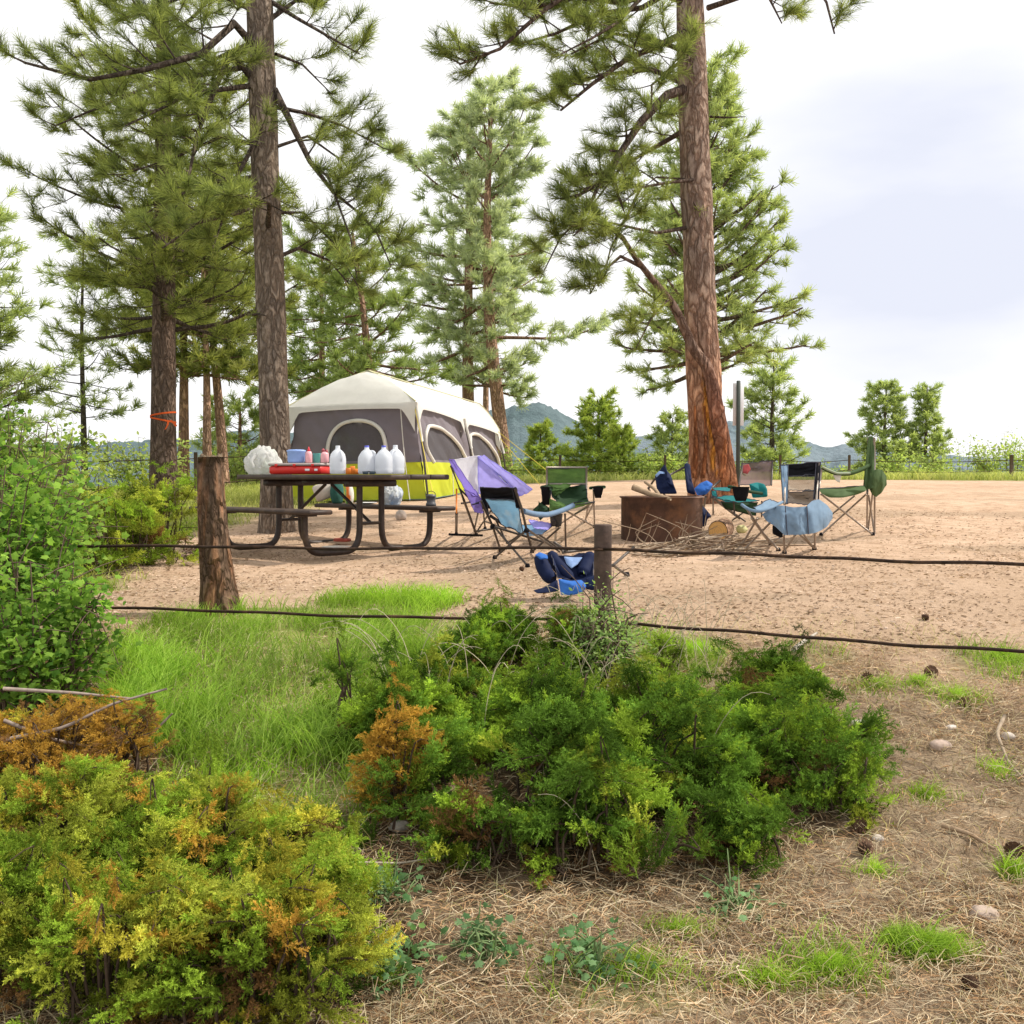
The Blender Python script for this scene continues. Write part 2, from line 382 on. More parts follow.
# ------------------------------------------------------------------ foliage kits
def unit(v): return v / (np.linalg.norm(v, axis=-1, keepdims=True) + 1e-9)
def needle_tufts(b, C, D, n, L, W, dark, light, spread=(.3, 1.15), rng=RNG):
    """C centres, D axis directions; each tuft is n fine needles fanning from the axis"""
    N_ = len(C)
    if N_ == 0: return
    C = np.repeat(C, n, 0); D = np.repeat(unit(D), n, 0)
    r = rng.normal(size=(N_ * n, 3)); r = unit(r - (r * D).sum(1)[:, None] * D)
    a = rng.uniform(spread[0], spread[1], N_ * n)[:, None]
    d = np.cos(a) * D + np.sin(a) * r; d[:, 2] += .08; d = unit(d)
    s0 = C - D * rng.uniform(0, 1.0, (N_ * n, 1)) * L
    ln = L * rng.uniform(.7, 1.1, (N_ * n, 1))
    side = unit(np.cross(d, rng.normal(size=(N_ * n, 3)))) * W
    V = np.stack([s0 - side * .5, s0 + side * .5, s0 + d * ln + side * .25, s0 + d * ln - side * .25], 1)
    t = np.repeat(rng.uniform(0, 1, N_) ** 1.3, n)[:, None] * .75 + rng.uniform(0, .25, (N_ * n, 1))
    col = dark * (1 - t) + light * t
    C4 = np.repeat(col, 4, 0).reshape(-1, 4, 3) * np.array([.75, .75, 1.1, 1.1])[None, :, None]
    b.add(V.reshape(-1, 3), np.arange(N_ * n * 4).reshape(-1, 4), C4.reshape(-1, 3))

DK = np.array([.115, .16, .06]); LT = np.array([.56, .62, .22])
class Pine:
    def __init__(s, seed): s.rs = random.Random(seed); s.rng = np.random.default_rng(seed); s.wood = MB(); s.tc = []; s.td = []
    def seg(s, p, az, el, L, n, curve, azj=.12):
        pts = [np.array(p, float)]; st = L / n
        for i in range(n):
            el += curve[min(i, len(curve) - 1)] + s.rs.uniform(-.09, .09); az += s.rs.uniform(-azj, azj)
            pts.append(pts[-1] + st * np.array([math.cos(az) * math.cos(el), math.sin(az) * math.cos(el), math.sin(el)]))
        return np.array(pts), az, el
    def limb(s, p, az, el, L, r, curve, sub=.2, subL=.7, tw=3, wcol=(.16, .13, .11), start=.16, n=7, pts=None, twigtube=True, tuftprob=1.0, subel=.25):
        if pts is None: pts, _, _ = s.seg(p, az, el, L, n, curve)
        else:
            pts = np.asarray(pts, float); L = np.linalg.norm(np.diff(pts, axis=0), axis=1).sum()
        m = len(pts)
        s.wood.tube(pts, np.linspace(r, r * .25, m), 7 if r > .03 else 5, wcol, cap=False)
        u = start + s.rs.uniform(0, .08); side = s.rs.choice([-1, 1])
        cl = np.linspace(0, 1, m)
        while u <= 1.001:
            q = np.array([np.interp(u, cl, pts[:, k]) for k in range(3)])
            i = min(m - 2, int(u * (m - 1))); d = pts[i + 1] - pts[i]; a0 = math.atan2(d[1], d[0])
            side = -side
            sa = a0 + side * s.rs.uniform(.5, 1.15) * (1 if u < .93 else .2)
            sl = subL * (1.15 - .65 * u) * s.rs.uniform(.6, 1.2)
            sp, az2, el2 = s.seg(q, sa, s.rs.uniform(-.55, subel + .45), sl, 3, [.02, .08, .14], .25)
            s.wood.tube(sp, np.linspace(max(.006, r * .28), .004, 4), 3, wcol, cap=False)
            for k in range(tw):
                w = s.rs.uniform(.3, 1); qq = np.array([np.interp(w, np.linspace(0, 1, 4), sp[:, j]) for j in range(3)])
                ta = az2 + s.rs.uniform(-1.2, 1.2); tp, a3, e3 = s.seg(qq, ta, s.rs.uniform(-.4, .8), s.rs.uniform(.10, .28) * (sl / .6) ** .5, 2, [.1], .2)
                if twigtube: s.wood.tube(tp, [.005, .004, .003], 3, wcol, cap=False)
                if s.rs.random() < tuftprob:
                    s.tc.append(tp[-1]); s.td.append(tp[-1] - tp[-2])
                    if s.rs.random() < .5: s.tc.append(tp[1]); s.td.append(tp[-1] - tp[-2])
            s.tc.append(sp[-1]); s.td.append(sp[-1] - sp[-2])
            if s.rs.random() < .6: s.tc.append(sp[2]); s.td.append(sp[2] - sp[1] + [0, 0, .05])
            u += sub / max(L, .3) * s.rs.uniform(.7, 1.3)
        return pts
    def crown(s, tp, z0, z1, nl, lenf, el0, el1, r, curve, azf=None, **k):
        """tp: trunk points; limbs between heights z0 and z1"""
        for i in range(nl):
            t = (i + s.rs.random()) / nl; z = z0 + (z1 - z0) * t
            p = np.array([np.interp(z, tp[:, 2], tp[:, j]) for j in range(3)])
            az = i * 2.399 + s.rs.uniform(-.5, .5)
            L = lenf(t) * s.rs.uniform(.45, 1.15) * (azf(az, t) if azf else 1)
            if L < .15: L = .17
            el = el0 + (el1 - el0) * t + s.rs.uniform(-.35, .35)
            s.limb(p, az, el, L, .8 * r * (.4 + .6 * (1 - t)) * min(1, .35 + L / 2.5), curve, **k)
    def finish(s, root, mat_w, n, L, W, dark=DK, light=LT, name='foliage'):
        s.wood.build('branches', mat_w, root)
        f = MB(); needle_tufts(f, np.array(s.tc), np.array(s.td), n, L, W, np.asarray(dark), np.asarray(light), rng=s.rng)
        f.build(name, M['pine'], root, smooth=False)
def trunk_mesh(root, pts, rad, n, col, mat, seed, flare=0.0, rough=.05, colf=None):
    pts = np.asarray(pts, float); d = np.concatenate([[0], np.cumsum(np.linalg.norm(np.diff(pts, axis=0), axis=1))])
    m = max(12, int(d[-1] / .07)); t = np.linspace(0, d[-1], m)
    # smooth interpolation
    Q = np.stack([np.interp(t, d, pts[:, k]) for k in range(3)], -1)
    for _ in range(6): Q[1:-1] = (Q[:-2] + Q[1:-1] * 2 + Q[2:]) / 4
    R = np.interp(t, d, rad)
    R = R * (1 + flare * np.exp(-t / .28))
    def wob(u, a):
        h = u * d[-1]
        lob = flare * .35 * np.exp(-h / .4) * np.cos(a * 5 + seed)
        return 1 + lob + rough * (fbm(np.cos(a) * 2.5 + 7 + h * .25, np.sin(a) * 2.5 + 9 + h * 1.3, seed, 4) - .5) * 2
    a = np.arange(n) / n * 2 * math.pi
    H, A = np.meshgrid(t, a, indexing='ij')
    c = np.broadcast_to(np.asarray(col, float), (m, n, 3)).copy()
    if colf is not None: c = colf(H, A, c)
    b = MB(); b.tube(Q, R, n, c, wob=wob)
    return b.build('trunk', mat, root), Q

def trunk_px(l):   # list of (px,py,Y) -> points
    return [P(*a) for a in l]

# ------------------------------------------------------------------ big pines
GREYB = (.31, .26, .215); REDB = (.36, .20, .125); PINKB = (.60, .40, .30); WOODC = (.15, .125, .105)
def pine_big_left():
    base = on(277, 13.0, -.08)
    root = thing('pine_tree', base, 'thick straight grey-brown pine trunk standing just behind the picnic table and tent corner', 'tree')
    pts = [base, P(276, 470, 13), P(273, 330, 13), P(267, 150, 13), P(263, 0, 13), P(259, -160, 13), P(258, -300, 13)]
    tr, Q = trunk_mesh(root, pts, [.20, .18, .172, .16, .15, .12, .04], 40, GREYB, M['bark'], 3.0, flare=.15, rough=.06)
    s = Pine(21)
    kw = dict(sub=.17, subL=.66, tw=5, wcol=WOODC, start=.18)
    # limbs seen in the photo
    s.limb(None, 0, 0, 0, .055, None, pts=[P(265, 60, 13), P(238, 30, 12.7), P(205, 60, 12.4), P(150, 75, 12.2), P(95, 85, 12.0), P(30, 68, 11.8)], **kw)
    s.limb(None, 0, 0, 0, .05, None, pts=[P(266, 95, 13), P(235, 60, 12.8), P(220, 90, 12.5), P(200, 140, 12.3), P(190, 190, 12.1)], **kw)
    s.limb(None, 0, 0, 0, .05, None, pts=[P(277, 95, 13), P(290, 120, 12.9), P(312, 165, 12.8), P(335, 195, 12.7), P(360, 215, 12.7)], **{**kw, 'start': .35})
    s.limb(None, 0, 0, 0, .03, None, pts=[P(279, 112, 13), P(310, 118, 13.2), P(345, 130, 13.4), P(385, 152, 13.5)], **{**kw, 'start': .25})
    s.limb(None, 0, 0, 0, .03, None, pts=[P(276, 10, 13), P(300, 25, 12.9), P(335, 45, 12.7), P(362, 60, 12.6)], **{**kw, 'start': .3})
    for q in ([(280, 150, 13), (310, 140, 13.4), (345, 165, 13.7), (372, 200, 13.8)], [(312, 165, 12.8), (330, 180, 12.5), (352, 240, 12.3), (358, 280, 12.2)], [(278, 215, 13.1), (305, 215, 13.4), (335, 245, 13.6), (360, 290, 13.7)], [(360, 215, 12.7), (378, 235, 12.6), (392, 268, 12.6)], [(279, 60, 13), (305, 70, 13.4), (335, 100, 13.6)]):
        s.limb(None, 0, 0, 0, .022, None, pts=[P(*w) for w in q], **{**kw, 'start': .3})
    s.limb(None, 0, 0, 0, .02, None, pts=[P(279, 178, 13), P(290, 190, 12.9), P(301, 201, 12.8)], sub=9, subL=.05, tw=0)
    s.limb(None, 0, 0, 0, .02, None, pts=[P(250, 316, 13), P(262, 315, 12.7), P(268, 317, 12.6)], sub=9, subL=.05, tw=0)
    s.limb(None, 0, 0, 0, .035, None, pts=[P(262, 205, 12.9), P(240, 215, 12.3), P(200, 225, 11.8), P(165, 250, 11.6)], **kw)
    s.limb(None, 0, 0, 0, .035, None, pts=[P(270, 230, 12.9), P(272, 205, 12.3), P(256, 200, 11.9), P(225, 195, 11.6)], **kw)
    s.limb(None, 0, 0, 0, .03, None, pts=[P(264, 150, 13.1), P(225, 140, 13.3), P(180, 160, 13.4), P(120, 180, 13.4)], **kw)
    s.limb(None, 0, 0, 0, .03, None, pts=[P(276, 260, 13.1), P(300, 250, 13.5), P(330, 262, 13.8), P(350, 285, 14)], **{**kw, 'start': .25})
    for (x0, y0, x1, y1, dY) in ((262, 20, 150, -10, -.5), (262, 0, 120, 30, .4), (268, 30, 330, 10, .6), (264, 45, 170, 110, .9), (262, 90, 130, 130, -1.2), (266, 130, 215, 250, -.9), (264, 70, 60, 130, .3), (262, 180, 150, 215, .9)):
        mid = P((x0 + x1) / 2, (y0 + y1) / 2 - 12, 13 + dY * .5)
        s.limb(None, 0, 0, 0, .035, None, pts=[P(x0, y0, 13), mid, P(x1, y1, 13 + dY)], **kw)
    s.crown(Q, P(0, -10, 13)[2], Q[-1][2], 16, lambda t: 2.0 * (1 - t) + .5, .1, .9, .05, [0, .05, .08], **kw)
    s.finish(root, M['bark'], 36, .15, .0050)
pine_big_left()

def pine_second_left():
    base = on(164, 16.0, -.08)
    root = thing('pine_tree', base, 'dark pine trunk with bright orange ribbon tied around it behind the leafy bush', 'tree')
    pts = [base, P(164, 430, 16), P(166, 300, 16), P(167, 150, 16), P(168, 0, 16), P(169, -150, 16), P(169, -260, 16)]
    tr, Q = trunk_mesh(root, pts, [.21, .18, .16, .12, .08, .05, .02], 32, (.21, .16, .13), M['bark'], 5.0, flare=.15)
    s = Pine(5)
    s.crown(Q, P(0, 335, 16)[2], P(0, 60, 16)[2], 60, lambda t: 2.1 - .6 * t, -.15, .25, .05, [-.02, .03, .06, .08], sub=.22, subL=.75, tw=4, wcol=WOODC)
    s.crown(Q, P(0, 60, 16)[2], Q[-1][2], 20, lambda t: 1.5 * (1 - t) + .4, .2, .9, .04, [0, .05], sub=.22, subL=.6, tw=4, wcol=WOODC)
    s.finish(root, M['bark'], 30, .16, .0065, light=(.58, .62, .20))
pine_second_left()
def ribbon():
    b = MB(); c = P(164, 418, 16)
    for dz, tilt in ((0.05, .01), (-.03, -.012)):
        a = np.linspace(0, 2 * math.pi, 40); r = .185
        V = np.stack([np.stack([c[0] + r * np.cos(a), c[1] + r * np.sin(a), c[2] + dz + tilt * np.cos(a) * 3 + zz], -1) for zz in (-.012, .012)])
        b.grid(V)
    for (x, y, x2, y2) in ((168, 421, 165, 430), (170, 421, 176, 427)):
        p, q = P(x, y, 15.79), P(x2, y2, 15.74)
        b.grid(np.stack([np.array([p, (p + q) / 2 + [.02, -.02, 0], q]), np.array([p, (p + q) / 2 + [.02, -.02, 0], q]) + [.03, 0, .015]]))
    tag(b.build('ribbon', cloth_mat('orange_ribbon', (.85, .14, .03))), 'bright orange flagging ribbon knotted around the dark pine trunk', 'ribbon')
ribbon()

def pine_scarred():
    Y = 15.0
    base = on(708, Y, -.1)
    root = thing('pine_tree', base, 'big red-barked pine with an orange fire scar, right of the fire ring', 'tree')
    pts = [base, P(708, 460, Y), P(704, 400, Y), P(699, 300, Y), P(695, 200, Y), P(691, 100, Y), P(687, 0, Y), P(684, -150, Y), P(683, -320, Y)]
    def colf(H, A, c):
        # bark is redder low down; the scar faces the camera
        f = (1 - sstep(.6, 3.6, H))[..., None]
        c = c * (1 - f * .55) + np.array([.70, .33, .16]) * f * .6
        ang = A - math.pi
        w = .22 * (1 - sstep(1.3, 2.0, H)) * sstep(.3, .7, H)
        ang2 = ang - .0 + .5 * (H - 1.2) * .4 + (fbm(H * 3, A * 0, 3.0) - .5) * .5
        sc = (1 - sstep(.4, 1.0, np.abs(ang2) / (w + 1e-3))) * (w > .01)
        return c * (1 - sc[..., None]) + np.array([.85, .40, .07]) * sc[..., None]
    tr, Q = trunk_mesh(root, pts, [.275, .255, .23, .215, .205, .19, .175, .15, .06], 48, (.42, .33, .275), M['bark2'], 8.0, flare=.08, rough=.13, colf=colf)
    # buttress and the stem that leaves the trunk low on the right and crosses it to the left
    b = MB()
    bp = [P(727, 496, Y - .12), P(724, 462, Y - .14), P(720, 436, Y - .22), P(716, 410, Y - .3), P(712, 385, Y - .33), P(706, 365, Y - .33), P(692, 350, Y - .33), P(684, 330, Y - .32), P(672, 305, Y - .35), P(655, 285, Y - .45), P(636, 262, Y - .6), P(622, 240, Y - .8)]
    d = np.linspace(0, 1, len(bp)); t = np.linspace(0, 1, 70)
    bq = np.stack([np.interp(t, d, [p[k] for p in bp]) for k in range(3)], -1)
    for _ in range(5): bq[1:-1] = (bq[:-2] + 2 * bq[1:-1] + bq[2:]) / 4
    rr = np.interp(t, d, [.17, .14, .12, .10, .085, .075, .07, .062, .052, .044, .036, .028])
    cc = np.array([np.interp(t, [0, .3, .5, 1], [.42, .34, .27, .22]), np.interp(t, [0, .3, .5, 1], [.20, .18, .19, .165]), np.interp(t, [0, .3, .5, 1], [.10, .13, .15, .135])]).T
    b.tube(bq, rr, 20, np.repeat(cc[:, None], 20, 1), wob=lambda u, a: 1 + .16 * (fbm(np.cos(a) * 2 + 5, np.sin(a) * 2 + u * 14, 2.0) - .5))
    for (dx, w, x0) in ((0, .05, 693), (9, .035, 700), (20, .04, 716)):
        q = np.array([P(x0 + .3 * k + dx * .3 + 1.5 * math.sin(k * .5), 478 - k * 9, Y - .30 - .03 * (k < 5) + .006 * k) for k in range(9)])
        b.tube(q, np.linspace(w, w * .3, 9), 8, (.40, .17, .075))
    b.build('leaning_stem', M['bark2'], root)
    s = Pine(33)
    kw = dict(sub=.165, subL=.72, tw=5, wcol=(.17, .13, .11))
    L = lambda pts, r=.05, **k: s.limb(None, 0, 0, 0, r, None, pts=[P(*p) for p in pts], **{**kw, **k})
    L([(622, 240, 14.2), (605, 225, 14.0), (590, 222, 13.9), (573, 238, 13.7)], .035, start=0.1)
    L([(640, 268, 14.5), (620, 258, 14.2), (600, 275, 14), (590, 295, 13.8)], .03, start=.2)
    L([(668, 300, 14.6), (650, 320, 14.3), (635, 350, 14.2)], .02, start=.3)
    L([(690, 92, 15), (665, 100, 14.7), (640, 125, 14.5), (620, 155, 14.3), (600, 185, 14.1), (575, 200, 14)], .075, start=.35)
    L([(692, 35, 15), (660, 50, 14.6), (625, 65, 14.3), (590, 90, 14.1), (560, 115, 14)], .055)
    L([(622, 150, 14.4), (612, 175, 14.2), (618, 200, 14.0), (626, 222, 13.9)], .03, start=.2)
    L([(686, 10, 15), (655, 0, 14.6), (620, 10, 14.2), (575, 5, 13.8), (530, 15, 13.4), (490, 10, 13.2)], .05, start=.2)
    L([(684, -20, 15), (640, -30, 14.2), (590, -15, 13.5), (540, 20, 13.1), (500, 55, 12.9), (460, 70, 12.8)], .05, start=.45)
    L([(640, 5, 14), (615, 30, 13.7), (590, 45, 13.4), (560, 60, 13.2)], .03)
    L([(700, 182, 14.9), (670, 185, 14.6), (640, 190, 14.4), (622, 205, 14.2)], .03, start=.6)
    L([(696, 183, 14.9), (655, 180, 14.9), (645, 188, 14.9)], .02, sub=.3, start=.6)
    L([(708, 121, 15), (725, 122, 14.8), (743, 121, 14.7)], .02, sub=9, subL=.05, tw=0)
    L([(684, 230, 14.9), (655, 235, 14.6), (610, 225, 14.2), (576, 228, 14)], .03, start=.5)
    L([(705, 15, 15), (735, 5, 14.6), (770, -15, 14.2), (800, -25, 13.8), (822, 10, 13.5), (830, 40, 13.4)], .04, start=.85, sub=.16)
    L([(703, 0, 15), (730, -20, 14.8), (765, 5, 14.5), (778, 30, 14.4)], .035, start=.3)
    L([(692, 60, 15), (675, 70, 14.4), (650, 90, 13.9), (650, 125, 13.6)], .03)
    L([(690, 130, 15), (655, 150, 15.4), (620, 170, 15.6), (590, 210, 15.6)], .04)
    L([(686, 90, 15), (650, 75, 15.5), (600, 80, 16), (545, 100, 16)], .045)
    L([(698, 215, 14.85), (692, 205, 14.7)], .03, sub=9, subL=.05, tw=0)
    L([(684, -10, 15), (640, 15, 14.8), (600, 20, 14.6), (555, 40, 14.5), (520, 50, 14.4)], .045, start=.2)
    L([(690, 60, 15), (650, 45, 15.3), (610, 40, 15.5), (570, 60, 15.6)], .04, start=.2)
    L([(600, 185, 14.1), (585, 215, 14), (560, 240, 14), (540, 280, 14)], .025, start=.1)
    L([(640, 190, 14.4), (610, 250, 14.3), (600, 290, 14.2)], .02, start=.2)
    s.crown(Q, P(0, -60, 15)[2], Q[-1][2], 16, lambda t: 2.6 * (1 - t) + .6, .05, .8, .06, [0, .05, .08], azf=lambda a, t: .8, **kw)
    s.finish(root, M['bark'], 36, .155, .0054)
pine_scarred()

def simple_pine(label, px, Y, ytop, seed, r=.12, tcol=PINKB, z0=.25, nl=60, L0=1.8, L1=.4, el=(-.1, .8), n=14, NL=.2, W=.016, light=LT, dark=DK, lean=(0, 0), base_py=None, sub=.3, subL=.7, tw=3, azf=None, prof=None, group=None, mat='bark', extra=None, curve=(0, .04, .07), name='pine_tree', r1=.25):
    base = on(px, Y, -.08)
    top = P(px + lean[0], ytop, Y)
    H = top[2] - base[2]
    root = thing(name, base, label, 'tree', group)
    pts = [base + (top - base) * t + np.array([math.sin(t * 5 + seed) * .02 * H * t * .5 + lean[1] * math.sin(t * math.pi) * .01 * Y, 0, 0]) for t in np.linspace(0, 1, 8)]
    tr, Q = trunk_mesh(root, pts, np.linspace(r, r * .2, 8), 16, tcol, M[mat], seed, flare=.15)
    s = Pine(seed * 7 + 1)
    pr = prof or (lambda t: L0 * (1 - t) ** .8 + L1)
    s.crown(Q, base[2] + z0 * H, base[2] + .985 * H, nl, pr, el[0], el[1], r * .35, list(curve), azf=azf, sub=sub, subL=subL, tw=tw, wcol=tuple(np.array(tcol) * .65), twigtube=False)
    if extra: extra(s)
    s.finish(root, M[mat], n, NL, W, dark=dark, light=light)
    return root
LT2 = np.array([.74, .82, .36]); DK2 = np.array([.34, .43, .21]); HZL = np.array([.84, .90, .62]); HZD = np.array([.46, .54, .40])  # last pair: haze painted into the needle colours of the far pines
# middle group behind the tent
hump = lambda t: 1.3 + 2.0 * math.sin(min(1, t * 1.05) * math.pi) ** .8
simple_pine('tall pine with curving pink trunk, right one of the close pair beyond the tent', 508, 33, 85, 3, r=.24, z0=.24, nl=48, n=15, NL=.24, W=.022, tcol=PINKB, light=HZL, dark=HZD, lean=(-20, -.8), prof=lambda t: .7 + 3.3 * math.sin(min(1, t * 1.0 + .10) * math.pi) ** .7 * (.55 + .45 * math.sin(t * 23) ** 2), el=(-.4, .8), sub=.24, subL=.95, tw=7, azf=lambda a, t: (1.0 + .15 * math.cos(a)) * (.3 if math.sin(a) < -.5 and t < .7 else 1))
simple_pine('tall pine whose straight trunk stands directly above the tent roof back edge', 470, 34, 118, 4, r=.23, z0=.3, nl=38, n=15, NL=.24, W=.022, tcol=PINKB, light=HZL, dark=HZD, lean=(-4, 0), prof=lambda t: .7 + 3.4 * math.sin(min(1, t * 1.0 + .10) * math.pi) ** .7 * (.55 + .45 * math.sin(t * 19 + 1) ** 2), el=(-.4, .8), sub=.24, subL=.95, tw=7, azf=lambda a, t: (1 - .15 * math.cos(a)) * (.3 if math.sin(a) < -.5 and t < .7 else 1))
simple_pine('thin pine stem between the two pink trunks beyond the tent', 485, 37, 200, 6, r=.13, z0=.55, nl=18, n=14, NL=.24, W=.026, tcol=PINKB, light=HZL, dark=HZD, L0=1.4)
# behind the scarred pine: big bushy light green one
simple_pine('wide bushy light green pine filling the sky behind the scarred trunk', 706, 26, 70, 8, r=.26, z0=.27, nl=110, n=18, NL=.20, W=.017, tcol=(.38, .31, .25), light=LT2, dark=DK2, prof=lambda t: 2.45 * (1 - t) ** .62 * (1 - .25 * (1 - sstep(0, .15, t))) + .2, el=(-.1, .95), sub=.3, subL=.8, tw=4, curve=(.02, .03, .05), azf=lambda a, t: 1.0)
simple_pine('small open pine just right of the sign post', 772, 32, 363, 9, r=.1, z0=.15, nl=40, n=14, NL=.2, W=.022, tcol=(.2, .17, .14), light=LT2, dark=DK2, L0=1.35, L1=.25, el=(-.1, .7), sub=.26, subL=.5, curve=(.02, .05))
# left background
simple_pine('stout pink pine trunk just right of the ribboned trunk', 184, 25, 215, 12, r=.14, z0=.42, nl=34, n=15, NL=.2, W=.018, tcol=PINKB, light=LT, L0=1.4, L1=.7, el=(-.3, .5), tw=4, sub=.27)
simple_pine('slim pink pine trunk seen left above the broken stump', 207, 24, 200, 13, r=.11, z0=.40, nl=40, n=15, NL=.2, W=.018, tcol=PINKB, light=(.66, .66, .22), L0=1.5, L1=.7, el=(-.3, .5), tw=4, sub=.27)
simple_pine('pink pine trunk leaning left, seen right above the broken stump', 225, 25, 180, 14, r=.13, z0=.40, nl=44, n=15, NL=.2, W=.018, tcol=PINKB, lean=(-20, 0), light=(.66, .66, .22), L0=1.5, L1=.8, el=(-.3, .5), tw=4, sub=.27)
simple_pine('spindly young pine with bare thin stem over the left bushes', 85, 24, 232, 15, r=.075, z0=.28, nl=38, n=14, NL=.18, W=.016, tcol=(.17, .15, .13), light=LT2, dark=DK2, L0=1.15, L1=.3, el=(-.25, .4), sub=.35, tw=2, curve=(-.03, .05))
simple_pine('soft green pine cut by the left edge of the picture', -18, 22, 205, 16, r=.13, z0=.2, nl=52, n=14, NL=.18, W=.016, tcol=(.2, .17, .14), light=LT2, dark=DK2, L0=1.5, L1=.25, el=(-.1, .6), sub=.26, tw=3)
simple_pine('dense pine cut by the left edge, behind the leafy bush', -70, 16, 240, 17, r=.13, z0=.2, nl=44, n=14, NL=.18, W=.014, tcol=(.2, .17, .14), L0=1.5, L1=.3, el=(-.1, .6), sub=.26, tw=3)
simple_pine('pine with a crooked short trunk leaning over the tent roof', 380, 27, 235, 18, r=.17, z0=.30, nl=46, n=15, NL=.2, W=.019, tcol=PINKB, lean=(-24, 0), light=(.40, .48, .16), dark=DK2, L0=1.7, L1=.8, el=(-.35, .5), sub=.28, tw=4, azf=lambda a, t: 1 - .15 * math.cos(a))
simple_pine('pine with sparse crown between big trunk and tent peak', 318, 30, 250, 19, r=.14, z0=.33, nl=40, n=15, NL=.22, W=.02, tcol=PINKB, lean=(8, 0), light=(.40, .48, .16), dark=DK2, L0=1.6, L1=.8, el=(-.3, .5), sub=.3, tw=4)
simple_pine('low pine behind the tent left shoulder', 345, 34, 378, 20, r=.1, z0=.2, nl=26, n=14, NL=.2, W=.022, tcol=PINKB, light=LT2, dark=DK2, L0=1.2, L1=.4, sub=.3)
simple_pine('small green pine between the tree trunks at left', 240, 30, 398, 23, r=.1, z0=.12, nl=34, n=14, NL=.2, W=.022, tcol=PINKB, light=LT2, dark=DK2, L0=1.3, L1=.3, sub=.3)
# right background
YG = np.array([.66, .74, .20]); YD = np.array([.30, .42, .11])
simple_pine('rounded yellow-green young pine behind the green camp chair', 598, 30, 400, 24, r=.08, z0=.04, nl=64, n=15, NL=.14, W=.02, tcol=(.2, .17, .14), light=YG, dark=YD, L0=1.25, L1=.15, el=(0, .8), sub=.2, subL=.45)
simple_pine('bright green sapling in front of the yellow-green pine', 622, 28, 432, 25, r=.05, z0=.04, nl=36, n=15, NL=.12, W=.018, tcol=(.2, .17, .14), light=YG, dark=YD, L0=.7, L1=.1, el=(0, .8), sub=.18, subL=.3)
simple_pine('small narrow sapling left of the yellow-green pine', 541, 29, 424, 26, r=.05, z0=.04, nl=38, n=15, NL=.12, W=.018, tcol=(.2, .17, .14), light=YG, dark=YD, L0=.6, L1=.08, el=(0, .8), sub=.18, subL=.3)
simple_pine('dark young pine close left of the scarred trunk', 672, 29, 418, 27, r=.06, z0=.04, nl=40, n=15, NL=.14, W=.019, tcol=(.2, .17, .14), light=LT2, dark=DK2, L0=.9, L1=.12, el=(0, .7), sub=.2, subL=.4)
simple_pine('rounded green pine behind the tall-backed green chair', 884, 38, 386, 28, r=.1, z0=.08, nl=62, n=15, NL=.17, W=.026, tcol=(.2, .17, .14), light=LT2, dark=DK2, prof=lambda t: 1.25 * math.sin(min(1, .25 + t * .8) * math.pi) ** .6 + .1, el=(-.1, .8), sub=.24, subL=.5)
simple_pine('slender conical pine right of the rounded pine in the right background', 925, 38, 387, 29, r=.09, z0=.08, nl=62, n=15, NL=.17, W=.026, tcol=(.2, .17, .14), light=LT2, dark=DK2, L0=.95, L1=.1, el=(-.1, .8), sub=.22, subL=.42)

